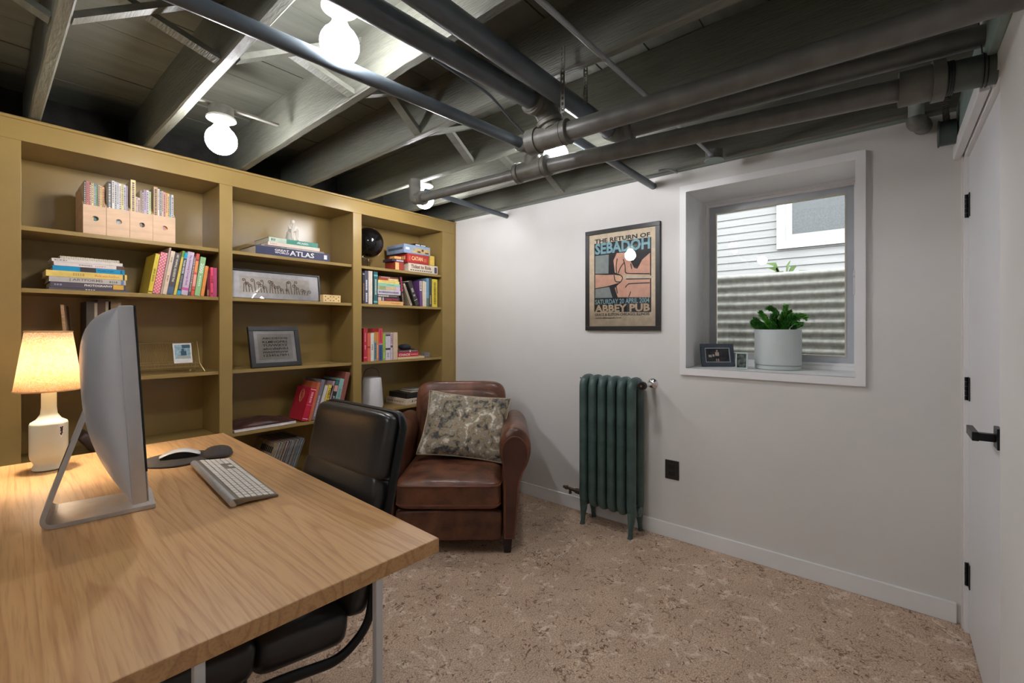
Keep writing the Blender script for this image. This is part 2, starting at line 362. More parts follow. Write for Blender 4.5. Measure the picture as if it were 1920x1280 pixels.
# crossed bridging braces between the joists
by = {3: 2.0, 4: 1.84, 5: 1.69, 6: 1.78, 7: 1.855, 8: 1.80, 9: 1.78, 2: 2.05}
jx = lambda i, yy: JX[i][0] + (JX[i][1] - JX[i][0]) * (yy - 1) / 2
bl = {2: 'left of the leftmost joist', 3: 'between the two leftmost joists', 4: 'in the bright bay with two bulbs', 5: 'just right of the brightly lit joist', 6: 'left of the smallest globe bulb', 7: 'in the bay behind the pipe tee', 8: 'in the bay beside the window wall'}
for i in range(2, 9):
    ya, yb = by[i], by[i + 1]; xa, xb = jx(i, ya) + 0.042, jx(i + 1, yb)
    for s, (za, zb, dy, w) in enumerate(((ZJ + 0.012, ZC - 0.03, -0.026, 'rising to the right'), (ZC - 0.03, ZJ + 0.012, 0.026, 'falling to the right'))):
        A, B = Vector((xa - 0.001, ya + dy, za)), Vector((xb + 0.001, yb + dy, zb))
        b = MB(); d = (B - A).normalized(); up = Vector((0, 1, 0)); nrm = d.cross(up).normalized() * 0.010; up = up * 0.024
        b.loft([[p - up - nrm, p + up - nrm, p + up + nrm, p - up + nrm] for p in (A, B)])
        tag(b.build('bridging_brace', JOIST), 'diagonal brace %s, %s' % (w, bl[i]), 'brace', 'crossed braces between the joists')
# teal plate along the wall head, header board over the door
struct(MB().box(XW - 0.055, XW + 0.02, YF, YBK, 2.276, 2.30, 0.006).build('trim_1', TEAL), 'teal-grey painted plate along the top of the window wall', 'trim')
struct(MB().box(1.6, XW - 0.056, YF, YF + 0.02, 2.118, ZJ - 0.002, 0.003).build('trim_2', TEAL), 'teal-grey header board above the white door casing', 'trim')
# baseboard
struct(MB().box(XW - 0.015, XW, YF + 0.015, YB - 0.0005, 0, 0.091, 0.003).build('baseboard_right', TRIM), 'plain white baseboard below the radiator and window', 'baseboard')

# ------------------------------------------------------------ door with jamb, casing, hinges and lever
d = thing('door_1', 'white flush door with black hinges and a square black lever', 'door', (0, 0, 0)); d['kind'] = 'structure'
MB().box(1.925, 2.742, YF - 0.062, YF - 0.018, 0.008, 2.045, 0.002).build('leaf', DOORM, d)
j = MB(); j.box(2.743, 2.79, YF - 0.118, YF - 0.004, 0, 2.07); j.build('hinge_jamb', TRIM, d)
MB().box(1.89, 1.924, YF - 0.118, YF - 0.004, 0, 2.07).build('latch_jamb', TRIM, d)
MB().box(1.89, 2.79, YF - 0.118, YF - 0.004, 2.047, 2.07).build('head_jamb', TRIM, d)
MB().box(2.05, XW - 0.001, YF + 0.0005, YF + 0.026, 2.058, 2.116, 0.003).build('head_casing', TRIM, d)
for z in (1.834, 1.05, 0.253):
    h = MB().box(2.70, 2.765, YF - 0.017, YF - 0.0145, z - 0.05, z + 0.05).build('hinge', BLACKM, d)
    b = MB()
    for q in range(5): b.tube([(2.742, YF - 0.011, z - 0.05 + q * 0.02 + 0.001), (2.742, YF - 0.011, z - 0.05 + q * 0.02 + 0.019)], 0.0065, 10)
    b.build('knuckle', BLACKM, h)
lv = MB().box(1.985, 2.05, YF - 0.018, YF - 0.006, 0.940, 1.005, 0.002).build('lever_handle', BLACKM, d)
b = MB(); b.box(2.005, 2.03, YF - 0.006, YF + 0.045, 0.96, 0.984, 0.002); b.build('spindle', BLACKM, lv)
b = MB(); b.box(2.003, 2.14, YF + 0.030, YF + 0.046, 0.958, 0.986, 0.002); b.build('grip', BLACKM, lv)

# ------------------------------------------------------------ window
w = thing('window_1', 'deep-set white window with a grey sash looking onto a window well', 'window'); w['kind'] = 'structure'
def quadbox(pts, t): return pts
cy0, cy1, cz0, cz1 = 0.0885, 0.989, 1.0245, 2.179        # casing outside
iy0, iy1, iz0, iz1 = 0.1295, 0.9517, 1.066, 2.139        # casing inside
XG = 3.24
def board4(poly_yz, x0, x1, name, mat, par):
    bm_ = MB(); A = [bm_.bm.verts.new((x0, p[0], p[1])) for p in poly_yz]; B = [bm_.bm.verts.new((x1, p[0], p[1])) for p in poly_yz]
    bm_.bm.faces.new(A); bm_.bm.faces.new(list(reversed(B))); n = len(A)
    for q in range(n): bm_.bm.faces.new((A[(q + 1) % n], A[q], B[q], B[(q + 1) % n]))
    return bm_.build(name, mat, par)
g = 0.0006
board4([(cy0, cz1), (cy1, cz1), (iy1 + g, iz1), (iy0 - g, iz1)], XW - 0.02, XW - 0.0005, 'casing_board', TRIM, w)
board4([(cy0, cz0), (cy1, cz0), (iy1 + g, iz0), (iy0 - g, iz0)], XW - 0.02, XW - 0.0005, 'casing_board', TRIM, w)
board4([(cy0, cz0 + g), (cy0, cz1 - g), (iy0, iz1), (iy0, iz0)], XW - 0.02, XW - 0.0005, 'casing_board', TRIM, w)
board4([(cy1, cz0 + g), (cy1, cz1 - g), (iy1, iz1), (iy1, iz0)], XW - 0.02, XW - 0.0005, 'casing_board', TRIM, w)
fy1, fz1, fy0, fz0 = 0.986, 2.169, 0.118, 1.066          # reveal ends at the frame
def slab(q0, q1, off, name):
    b_ = MB(); b_.loft([[Vector(q0[0]), Vector(q0[1]), Vector(q0[1]) + off, Vector(q0[0]) + off], [Vector(q1[0]), Vector(q1[1]), Vector(q1[1]) + off, Vector(q1[0]) + off]])
    return b_.build(name, TRIM, w)
slab([(XW - 0.019, iy1, iz0), (XW - 0.019, iy1, iz1)], [(XG + 0.03, fy1, fz0), (XG + 0.03, fy1, fz1)], Vector((0, 0.012, 0)), 'reveal_board')
slab([(XW - 0.019, iy0, iz0), (XW - 0.019, iy0, iz1)], [(XG + 0.03, fy0, fz0), (XG + 0.03, fy0, fz1)], Vector((0, -0.012, 0)), 'reveal_board')
slab([(XW - 0.019, iy0, iz1), (XW - 0.019, iy1, iz1)], [(XG + 0.03, fy0, fz1), (XG + 0.03, fy1, fz1)], Vector((0, 0, 0.012)), 'reveal_board')
slab([(XW - 0.019, iy0, iz0), (XW - 0.019, iy1, iz0)], [(XG + 0.03, fy0, fz0), (XG + 0.03, fy1, fz0)], Vector((0, 0, -0.02)), 'window_sill')
def ring(y0, y1, z0, z1, t, x0, x1, name, mat, par):
    b_ = MB(); b_.box(x0, x1, y0, y1, z0, z0 + t); b_.box(x0, x1, y0, y1, z1 - t, z1); b_.box(x0, x1, y0, y0 + t, z0 + t, z1 - t); b_.box(x0, x1, y1 - t, y1, z0 + t, z1 - t)
    return b_.build(name, mat, par)
ring(0.117, 0.985, 1.0665, 2.168, 0.022, XG - 0.03, XG + 0.05, 'window_frame', TRIM, w)
ring(0.139, 0.963, 1.089, 2.146, 0.016, XG - 0.012, XG + 0.05, 'window_stop', TRIM, w)
sash = ring(0.155, 0.947, 1.105, 2.130, 0.037, XG + 0.002, XG + 0.04, 'sash', M('grey_vinyl_sash', (186, 190, 196), 0.4, var=0.03), w)
ring(0.1905, 0.9115, 1.1405, 2.0945, 0.008, XG - 0.002, XG + 0.03, 'glazing_bead', M('tan_glazing_bead', (196, 192, 180), 0.5, var=0.05), sash)
MB().box(XG + 0.016, XG + 0.020, 0.192, 0.910, 1.142, 2.093).build('pane', GLASSM, sash)
b = MB(); b.box(XG - 0.03, XG - 0.012, 0.142, 0.158, 1.50, 1.64, 0.004); b.tube([(XG - 0.03, 0.15, 1.60), (XG - 0.06, 0.15, 1.615), (XG - 0.075, 0.15, 1.60)], 0.007, 8); b.build('latch', WMET, w)

# ------------------------------------------------------------ outside: window well, ground, neighbour's house
b = MB(); cyw, aw, bw, ztop = 0.56, 0.98, 0.66, 1.735; nz = 168; na = 48
rings = []
for i in range(nz + 1):
    z = 0.6 + (ztop - 0.6) * i / nz; off = 0.013 * math.sin(2 * math.pi * z / 0.072)
    rings.append([Vector((3.3 + (bw + off) * abs(math.sin(a)) ** 0.55, cyw - (aw + off) * math.cos(a), z)) for a in (math.pi * q / na for q in range(na + 1))])
b.loft(rings, cap=False, closed=False)
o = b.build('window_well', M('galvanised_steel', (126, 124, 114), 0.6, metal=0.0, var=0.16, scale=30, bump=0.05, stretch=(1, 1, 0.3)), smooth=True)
md = o.modifiers.new('thickness', 'SOLIDIFY'); md.thickness = 0.004
tag(o, 'corrugated galvanised window well beyond the glass', 'window well')
b = MB(); b.box(3.3, 4.4, cyw - 1.2, cyw + 1.2, 0.5, 0.6); o = b.build('gravel_bed', M('gravel', (150, 146, 136), 0.9, var=0.3, scale=60, bump=0.6)); struct(o, 'grey gravel at the bottom of the window well', 'gravel')
b = MB(); b.box(4.0, 6.2, -5, 6, 1.55, 1.66); b.box(3.29, 4.0, 1.56, 6, 1.55, 1.66); b.box(3.29, 4.0, -5, -0.44, 1.55, 1.66); o = b.build('ground', M('side_yard_soil', (84, 78, 68), 0.95, var=0.25, scale=14, bump=0.4)); struct(o, 'bare ground of the side yard between the houses', 'ground')
nh = thing('neighbouring_house', 'grey clapboard house wall with white window seen past the window well', 'house', (6.2, 0, 1.66))
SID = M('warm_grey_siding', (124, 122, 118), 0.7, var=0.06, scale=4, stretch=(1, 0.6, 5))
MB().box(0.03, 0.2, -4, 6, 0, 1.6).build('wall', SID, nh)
MB().box(-0.22, 0.3, -4.1, 6.1, 1.601, 1.72, 0.01).build('eave', MATS.get('neighbour_trim') or M('neighbour_trim', (160, 159, 155), 0.5, var=0.03), nh)
b = MB(); b.loft([[Vector((-0.3, -4.2, 1.721)), Vector((-0.3, -4.2, 1.75)), Vector((2.6, -4.2, 2.9)), Vector((2.6, -4.2, 2.86))], [Vector((-0.3, 6.2, 1.721)), Vector((-0.3, 6.2, 1.75)), Vector((2.6, 6.2, 2.9)), Vector((2.6, 6.2, 2.86))]]); b.build('roof', M('asphalt_roof', (84, 82, 80), 0.9, var=0.2, scale=30), nh)
sm = None
for k in range(17):
    if sm is None:
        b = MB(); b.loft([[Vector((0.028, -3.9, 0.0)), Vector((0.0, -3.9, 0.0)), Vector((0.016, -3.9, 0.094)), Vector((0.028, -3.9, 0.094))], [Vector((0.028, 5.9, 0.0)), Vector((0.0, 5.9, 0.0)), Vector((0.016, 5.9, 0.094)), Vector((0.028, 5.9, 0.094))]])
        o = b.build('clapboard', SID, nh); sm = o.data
    else:
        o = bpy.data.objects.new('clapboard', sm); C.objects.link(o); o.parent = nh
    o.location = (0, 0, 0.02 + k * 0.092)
wy1, wz0 = 1.036, 2.251 - 1.66
nw = ring(-0.45, wy1, wz0, wz0 + 0.72, 0.09, -0.035, -0.002, 'window_trim', M('neighbour_trim', (160, 159, 155), 0.5, var=0.03), nh)
ring(-0.36, wy1 - 0.09, wz0 + 0.09, wz0 + 0.66, 0.07, -0.028, 0.0, 'window_sash', M('cream_sash', (136, 134, 128), 0.5, var=0.03), nw)
MB().box(-0.02, -0.016, -0.29, wy1 - 0.16, wz0 + 0.16, wz0 + 0.59).build('window_pane', M('dim_pane', (58, 60, 58), 0.25, var=0.2, scale=60), nw)
wp = thing('weed_sprig', 'small green weed growing over the rim of the window well', 'plant', (4.02, 0.62, 1.655))
LEAF = M('weed_leaf', (100, 128, 66), 0.6, var=0.15)
for q in range(7):
    a = R(200 + q * 27); ln = random.uniform(0.12, 0.22); b = MB()
    tip = Vector((0.05 * math.cos(q), 0.9 * ln * math.cos(a), 0.09 + 0.04 * (q % 3))); mid = Vector((0.0, tip.y * 0.5, tip.z * 0.9)); sd = Vector((0, -0.008, 0.014))
    vs = [b.bm.verts.new(p) for p in (Vector((0, 0, 0)), mid + sd, tip, mid - sd)]; ve = [b.bm.verts.new(v.co + Vector((0.003, 0, 0))) for v in vs]
    b.bm.faces.new(vs); b.bm.faces.new(list(reversed(ve)))
    for t in range(4): b.bm.faces.new((vs[(t + 1) % 4], vs[t], ve[t], ve[(t + 1) % 4]))
    b.build('leaf', LEAF, wp)

# ------------------------------------------------------------ pipes
def run(parent, A, B, r, mat, name='run', n=20, mid=None):
    pts = [Vector(A)] + ([Vector(m) for m in mid] if mid else []) + [Vector(B)]
    return MB().tube(pts, r, n).build(name, mat, parent, smooth=True)
def collar(parent, p, d, r, ln, mat=FIT, name='collar'):
    p, d = Vector(p), Vector(d).normalized() * ln / 2
    return MB().tube([p - d, p - d * 0.75, p - d * 0.7, p + d * 0.7, p + d * 0.75, p + d], [r * 0.9, r, r * 0.96, r * 0.96, r, r * 0.9], 20).build(name, mat, parent, smooth=True)
ZA, ZD = 2.2, 2.095
# slate pipe A (left) dropping into the tee of pipe F
A0, A1 = on_z(345, -2, ZA), on_z(978, 269, ZA); dA = (A1 - A0).normalized(); A0 = A0 - dA * 0.75
t = thing('heating_pipe', 'leftmost slate pipe crossing in front of the large left bulb', 'pipe', (0, 0, 0), group='slate pipes running toward the window wall')
run(t, A0, A1, 0.0245, PIPE2)
Fx = lambda yy: 1.835 + (1.985 - 1.835) * (1.36 - yy) / (1.36 + 0.25)
P_ = A1 + dA * 0.07
MB().tube(fillet([A1 - dA * 0.01, A1 + dA * 0.075, Vector((P_.x + 0.01, P_.y, ZD + 0.04))], 0.05), 0.033, 20).build('elbow', FIT, t, smooth=True)
collar(t, A1, dA, 0.039, 0.03); collar(t, (P_.x + 0.01, P_.y, ZD + 0.055), (0, 0, 1), 0.039, 0.03)
Tx, Ty = P_.x + 0.01, P_.y
# pipe F: tee, long run to the right, cast iron end, short run to the left
f = thing('heating_main', 'lowest of the three big pipes along the window wall, ending in cast iron', 'pipe', group='big grey pipes along the ceiling')
Fr = on_z(1692, 168, ZD); Fe = on_z(1906, 117, ZD); Fe = Vector((Fe.x, YF - 0.05, ZD))
run(f, (Tx, Ty, ZD), Fr, 0.0365, PIPE)
MB().tube([(Tx, Ty + 0.085, ZD), (Tx, Ty - 0.085, ZD)], 0.046, 20).build('tee', FIT, f, smooth=True)
MB().tube([(Tx, Ty, ZD), (Tx, Ty, ZD + 0.062)], 0.043, 20).build('tee_branch', FIT, f, smooth=True)
for dy in (0.085, -0.085): collar(f, (Tx, Ty + dy, ZD), (0, 1, 0), 0.052, 0.03)
Fl = on_z(792, 371, ZD)
run(f, (Tx, Ty + 0.08, ZD), Fl, 0.0265, PIPE, 'left_run')
MB().tube(fillet([Fl, Fl + Vector((-0.005, 0.06, 0)), Fl + Vector((-0.005, 0.07, 0.12))], 0.05), 0.036, 18).build('elbow', FIT, f, smooth=True); collar(f, Fl, (0, 1, 0), 0.043, 0.025)
dF = (Fe - Fr).normalized()
MB().tube([Fr - dF * 0.01, Fr + dF * 0.07], 0.055, 24).build('hub', FIT, f, smooth=True)
MB().tube([Fr + dF * 0.07, Fr + dF * 0.10], 0.063, 24).build('hub_lip', FIT, f, smooth=True)
MB().tube([Fr + dF * 0.10, Fe], 0.047, 24).build('cast_iron_end', M('painted_cast_iron', (84, 92, 86), 0.5, var=0.15, bump=0.2), f, smooth=True)
b = MB()
for q in range(3): p = Fr + dF * (0.105 + q * 0.006); b.tube([p, p + dF * 0.003], 0.051, 20)
b.build('wire_wrap', BLACKM, f)
b = MB(); p = Fr + dF * 0.185
for q in range(2): pp = p + dF * q * 0.008; b.tube([pp + Vector((0, 0, 0.0)) + Vector((math.cos(a) * 0.050, 0, math.sin(a) * 0.050)) for a in (2 * math.pi * u / 16 for u in range(16))], 0.0016, 6, closed=True)
b.tube([p + Vector((0, 0, 0.05)), p + Vector((0.0, 0.01, ZJ - ZD))], 0.0016, 6); b.build('hanger_wire', BLACKM, f)
# pipes B and C, D and E
B0, B1 = on_z(684, 10, 2.215), on_z(1000, 189, 2.215); dB = (B1 - B0).normalized(); B0 = B0 - dB * 0.9
t = thing('heating_pipe', 'middle slate pipe ending in the stacked fittings', 'pipe', group='slate pipes running toward the window wall')
run(t, B0, B1, 0.0365, PIPE2)
D0, D1 = on_z(1057, 249, ZD), on_z(1800, 22, ZD); dD = (D1 - D0).normalized(); D1 = D0 + dD * 1.5
Dt = D0 - dD * 0.05
MB().tube(fillet([B1 - dB * 0.02, B1 + dB * 0.065, Vector((Dt.x, Dt.y + 0.01, 2.15)), Vector((Dt.x, Dt.y, ZD + 0.02))], 0.045), 0.047, 20).build('elbow', FIT, t, smooth=True)
collar(t, B1, dB, 0.053, 0.03); collar(t, (Dt.x - 0.006, Dt.y + 0.012, 2.155), (0.3, -0.2, -1), 0.056, 0.022)
m = thing('heating_main', 'highest and nearest of the three big pipes, starting at the stacked fittings', 'pipe', group='big grey pipes along the ceiling')
run(m, D0, D1, 0.037, PIPE)
MB().tube([D0 - dD * 0.14, D0 + dD * 0.015], 0.047, 22).build('tee', FIT, m, smooth=True); collar(m, D0 + dD * 0.012, dD, 0.050, 0.032)
MB().tube([D0 - dD * 0.165, D0 - dD * 0.12], 0.053, 22).build('plug', FIT, m, smooth=True)
C0, C1 = on_z(797, -2, 2.215), on_z(1086, 203, 2.215); dC = (C1 - C0).normalized(); C0 = C0 - dC * 0.9
E0 = Vector((1.90, C1.y - 0.02, 2.205)); E1 = on_z(1716, 101, 2.205); dE = (E1 - E0).normalized(); E1 = E0 + dE * 1.35
t = thing('heating_main', 'right slate pipe turning by an elbow into the middle of the big pipes', 'pipe', group='big grey pipes along the ceiling')
run(t, C0, E0 - Vector((0.045, -0.01, 0)), 0.0365, PIPE2, 'inlet_run')
MB().tube(fillet([E0 - Vector((0.06, -0.012, 0)), E0, E0 + dE * 0.06], 0.05, 8), 0.043, 20).build('elbow', FIT, t, smooth=True)
collar(t, E0 + dE * 0.06, dE, 0.049, 0.03); run(t, E0 + dE * 0.05, E1, 0.033, PIPE)
# slim pipes and conduits
t = tag(MB().tube([(1.66, 1.150, 2.213), (XW + 0.004, 1.165, 2.222)], 0.0215, 18).build('waste_pipe', PIPE2, smooth=True), 'slim slate pipe entering the wall left of the window', 'pipe')
t = tag(MB().tube([(1.93, 2.37, 2.222), (XW + 0.004, 2.405, 2.226)], 0.0185, 18).build('waste_pipe', PIPE2, smooth=True), 'slim slate pipe entering the wall near the bookcase corner', 'pipe')
I0, I1 = on_z(1010, -2, 2.245), on_z(1334, 290, 2.245); dI = (I1 - I0).normalized()
t = thing('electrical_conduit', 'thin straight conduit ending at the round box above the window', 'conduit')
CND = M('galvanised_conduit', (158, 164, 168), 0.35, metal=0.3, var=0.05); run(t, I0 - dI * 0.6, I1, 0.0095, CND, n=12); collar(t, I1 - dI * 0.01, dI, 0.0125, 0.03, CND); 
jb = thing('junction_box', 'round teal junction box under the wall plate above the window', 'junction box', I1 + dI * 0.045 + Vector((0, 0, 0.014)))
MB().lathe([(0.044, -0.03), (0.044, 0.02)], n=24).build('can', FIT, jb, smooth=True); MB().lathe([(0.049, -0.036), (0.051, -0.033), (0.049, -0.03)], n=24).build('lid', TEAL, jb, smooth=True)
b = MB().tube(fillet([(2.55, 1.03, 2.22), (2.62, 0.99, 2.245), (2.70, 0.97, 2.235), (2.745, 1.0, 2.272)], 0.05), 0.007, 8); tag(b.build('grey_cable', M('grey_cable', (170, 174, 172), 0.5), smooth=True), 'pale cable sagging from the slim pipe to the wall plate', 'cable')
b = MB().tube(fillet([B0 + dB * 1.15 + Vector((0, 0.02, -0.03)), on_z(920, 178, 2.2), on_z(950, 215, 2.17), on_z(985, 252, 2.15)], 0.06), 0.005, 8); tag(b.build('thin_cable', PIPE2, smooth=True), 'thin dark cable hanging from the middle slate pipe to the fittings', 'cable')
for (u, v, zt, zb, lab) in ((1055, 135, ZJ, 2.09, 'perforated strap hanger holding the nearest big pipe'), (1098, 160, ZJ, 2.175, 'perforated strap hanger beside the right slate pipe')):
    p = on_z(u, v, 2.24); b = MB(); nn = 12
    for q in range(nn):
        z1 = zt + 0.06 - (zt + 0.06 - zb) * q / nn; z0 = zt + 0.06 - (zt + 0.06 - zb) * (q + 1) / nn; hh = (z1 - z0)
        b.box(p.x - 0.001, p.x + 0.001, p.y - 0.009, p.y - 0.004, z0, z1); b.box(p.x - 0.001, p.x + 0.001, p.y + 0.004, p.y + 0.009, z0, z1); b.box(p.x - 0.001, p.x + 0.001, p.y - 0.004, p.y + 0.004, z0, z0 + hh * 0.45)
    tag(b.build('strap_hanger', FIT), lab, 'pipe strap', 'perforated straps')
# conduit stub, flexible conduit and box beside the door head
t = thing('conduit_stub', 'pale vertical conduit stub under the big pipes near the door', 'conduit', (2.60, -0.088, 2.205))
MB().tube([(0, 0, 0), (0, 0, 0.30)], 0.027, 18).build('stub', M('pale_grey_pipe', (170, 178, 176), 0.4), t, smooth=True)
MB().tube(fillet([(0, 0, 0.008), (0.0, 0, -0.015), (0.06, -0.02, -0.005), (XW - 2.60, -0.03, 0.03)], 0.03), 0.034, 16).build('elbow', FIT, t, smooth=True)
t = thing('switch_box', 'round dark box with ribbed flexible conduit beside the door head', 'junction box', (2.69, YF + 0.026, 2.15))
MB().lathe([(0.052, 0.0), (0.052, 0.05), (0.056, 0.052), (0.056, 0.056)], n=24, axis='y').build('can', M('dark_green_box', (62, 74, 70), 0.45), t, smooth=True)
pth = fillet([(-0.02, 0.03, 0.045), (-0.03, 0.035, 0.10), (-0.04, 0.03, 0.14), (-0.02, 0.01, 0.30)], 0.04, 9)
pts, rr = [], []
for a_, b_ in zip(pth, pth[1:]):
    k_ = max(1, int((b_ - a_).length / 0.0035))
    for q in range(k_): pts.append(a_.lerp(b_, q / k_)); rr.append(0.0125 if len(rr) % 2 else 0.0098)
MB().tube(pts, rr, 12).build('flexible_conduit', FIT, t, smooth=False)

# ------------------------------------------------------------ globe bulbs in porcelain holders
PORC = M('porcelain', (206, 204, 194), 0.3, var=0.02); BULBM = emit('lit_bulb', (252, 251, 255), BULB_L)
def bulb(p, lab, zd, mount):
    t = thing('globe_bulb', lab, 'light bulb', (p[0], p[1], p[2]), group='globe bulbs on porcelain holders')
    dz = zd - p[2]
    pr = [(0.001, -0.0625)] + [(0.0625 * math.sin(a), -0.0625 * math.cos(a)) for a in (math.pi * q / 14 for q in range(1, 12))] + [(0.030, 0.062), (0.0215, 0.078), (0.0195, max(0.086, dz - 0.035))]
    MB().lathe(pr, n=28).build('globe', BULBM, t, smooth=True)
    MB().lathe([(0.024, dz - 0.04), (0.026, dz - 0.012), (0.050, dz - 0.008), (0.058, dz - 0.004), (0.058, dz + 0.004), (0.050, dz + 0.01)], n=32).build('porcelain_holder', PORC, t, smooth=True)
    if mount == 'box':
        MB().lathe([(0.049, dz + 0.011), (0.049, dz + 0.052)], n=24).build('ceiling_box', FIT, t, smooth=True)
        MB().box(-0.085, 0.245, -0.011, 0.011, dz + 0.053, dz + 0.061).build('hanger_bar', FIT, t)
    else:
        MB().lathe([(0.049, dz + 0.011), (0.049, ZC - p[2] - 0.0005)], n=24).build('ceiling_box', FIT, t, smooth=True)
    return t
b1, b2, b3, b4 = on_z(637, 84, 2.25), on_z(415, 263, 2.15), on_z(1042, 291, 2.19), on_z(796, 374, 2.19)
bulb(b1, 'largest globe bulb, half hidden by the leftmost slate pipe', 2.372, 'ceil')
bulb(b2, 'globe bulb on a hanger bar above the left part of the bookcase', 2.245, 'box')
bulb(b3, 'globe bulb glowing between the stacked pipe fittings', 2.30, 'ceil')
bulb(b4, 'smallest globe bulb, over the right end of the bookcase', 2.285, 'ceil')
bulb((-0.5, 1.35, 2.25), 'unseen globe bulb added as fill light past the left edge, over the desk side', 2.372, 'ceil')  # out-of-view bulb, added to fill the room with light from the left

# ------------------------------------------------------------ wall outlet
t = thing('wall_outlet', 'black duplex outlet plate low on the wall right of the radiator', 'outlet', (XW, 1.0425, 0.424), R(-90))
MB().box(-0.043, 0.043, -0.007, -0.0003, -0.059, 0.059, 0.002).build('plate', M('black_plastic', (40, 38, 37), 0.35), t)
for z in (-0.021, 0.021):
    r_ = MB().box(-0.017, 0.017, -0.009, -0.007, z - 0.015, z + 0.015, 0.003).build('receptacle', M('black_plastic_2', (30, 29, 29), 0.3), t)
    marks(r_, [(-0.008, -0.006, z - 0.005, z + 0.006), (0.006, 0.008, z - 0.005, z + 0.006)], -0.0092, M('slot_black', (8, 8, 8), 0.6), 'slot')

# ------------------------------------------------------------ built-in bookcase
bc = thing('bookcase', 'olive-mustard built-in bookcase with three open bays filling the back wall', 'bookcase', (0, YB, 0))
XB0 = 0.02; DB = 0.352
ST = [(XB0, 0.1385), (0.9274, 0.9963), (1.788, 1.8582), (2.6514, XW - 0.012)]
for x0, x1 in ST: MB().box(x0, x1, 0, 0.02, 0.09, 2.16, 0.0015).build('stile', OLIVE, bc)
MB().box(XB0, XW - 0.012, 0, 0.02, 2.1603, 2.252, 0.0015).build('top_rail', OLIVE, bc)
MB().box(XB0, XW - 0.012, 0.002, 0.02, 0.0, 0.0897).build('plinth', OLIVE, bc)
b = MB(); b.tube([(XB0, -0.002, 2.259), (XW - 0.0005, -0.002, 2.259)], 0.0085, 10); b.build('bead_moulding', OLIVE, bc, smooth=True)
b = MB(); b.box(XW - 0.0115, XW - 0.001, -0.006, 0.02, 0.0, 2.25, 0.003); b.build('scribe_strip', OLIVE, bc)
MB().box(XB0, XW - 0.001, 0.021, DB + 0.012, 2.2503, 2.266).build('top_panel', OLIVE, bc)
MB().box(XB0, XW - 0.001, DB, DB + 0.012, 0.0, 2.25).build('back_panel', OLIVE, bc)
BAY = [(0.1385 - 0.012, 0.9274 + 0.012), (0.9963 - 0.012, 1.788 + 0.012), (1.8582 - 0.012, 2.6514 + 0.012)]
DIV = [(XB0, BAY[0][0]), (BAY[0][1], BAY[1][0]), (BAY[1][1], BAY[2][0]), (BAY[2][1], XW - 0.001)]
for x0, x1 in DIV: MB().box(x0, x1, 0.0205, DB - 0.0003, 0.0, 2.2498).build('divider', OLIVE, bc)
SZ = [1.779, 1.494, 1.0555, 0.672, 0.262]
for bx0, bx1 in BAY:
    MB().box(bx0 + 0.0005, bx1 - 0.0005, 0.0205, DB - 0.0003, 2.165, 2.18).build('bay_ceiling', OLIVE, bc)
    for z in SZ: MB().box(bx0 + 0.001, bx1 - 0.001, 0.0208 if z < 0.3 else 0.003 if False else 0.0208, DB - 0.0006, z - 0.020, z, 0.0012).build('shelf', OLIVE, bc)

# ------------------------------------------------------------ desk
ZT = 0.79
dA_ = on_z(824, 1008, ZT); dB_ = on_z(419, 811, ZT)
yaw = math.atan2(dB_.y - dA_.y, dB_.x - dA_.x) - R(90); LD = (dB_ - dA_).length; WD = 0.86
dk = thing('desk', 'light oak desk with thin metal legs in the left foreground', 'desk', (dA_.x, dA_.y, 0), yaw)      # local: x to the right edge = 0, y along the length
MB().box(-WD, 0, 0, LD, ZT - 0.035, ZT, 0.003).build('desktop', OAKM, dk)
lg = {}
for nm, px in (('a', 708), ('b', 370)):
    p = on_z(px, 1085 if nm == 'a' else 1238, ZT - 0.04); v = p - Vector((dA_.x, dA_.y, p.z)); ca, sa = math.cos(-yaw), math.sin(-yaw)
    lg[nm] = (v.x * ca - v.y * sa, v.x * sa + v.y * ca)
for yy in (lg['a'][1], LD - lg['a'][1]):
    for xx in (lg['a'][0], lg['b'][0] ):
        MB().box(xx - 0.0085, xx + 0.0085, yy - 0.0085, yy + 0.0085, 0.0, ZT - 0.0352, 0.002).build('leg', WMET, dk)

# ------------------------------------------------------------ desk chair
ch = thing('desk_chair', 'black padded leather desk chair with tubular frame pushed up to the desk', 'chair', (0.56, 1.475, 0))
def CP(x, y, z): return Vector((x - 0.56, y - 1.475, z))
y0, y1 = 1.222, 1.728
half = [(0.30, 0.405), (0.48, 0.395), (0.685, 0.348), (0.775, 0.40), (0.80, 0.53), (0.905, 0.99)]
right = [CP(x, y0, z) for x, z in half]; left = [CP(x, y1, z) for x, z in half]
top = [CP(0.915, y0 + 0.03, 1.022), CP(0.915, y1 - 0.03, 1.022)]
loop = fillet(right + top + list(reversed(left)), 0.085, 7, closed=True)
MB().tube(loop, 0.0125, 14, closed=True, flat=(1.25, 0.85)).build('frame', BLACKM, ch, smooth=True)
def padmat(x, z, lean): return Matrix.Translation(CP(x, 1.475, z)) @ Matrix.Rotation(lean, 4, 'Y')
def pad(name, mat, size, e1, e2, nu=56, nv=26, parent=ch):
    # flat superellipsoid: local x = thickness, y = width, z = height; flat axis x
    rot = mat @ Matrix.Rotation(R(90), 4, 'Y')
    return MB().sup((0, 0, 0), (size[2], size[1], size[0]), e1, e2, nu, nv, rot).build(name, BLEATH, parent, smooth=True)
lean = R(13)
pad('upper_back_pad', padmat(0.870, 0.916, lean), (0.085, 0.485, 0.228), 0.42, 0.26)
pad('lower_back_pad', padmat(0.798, 0.630, lean), (0.085, 0.485, 0.43), 0.42, 0.2)
MB().sup((0, 0, 0), (0.03, 0.455, 0.46), 0.25, 0.25, 24, 12, padmat(0.858, 0.77, lean)).build('back_shell', BLACKM, ch, smooth=True)
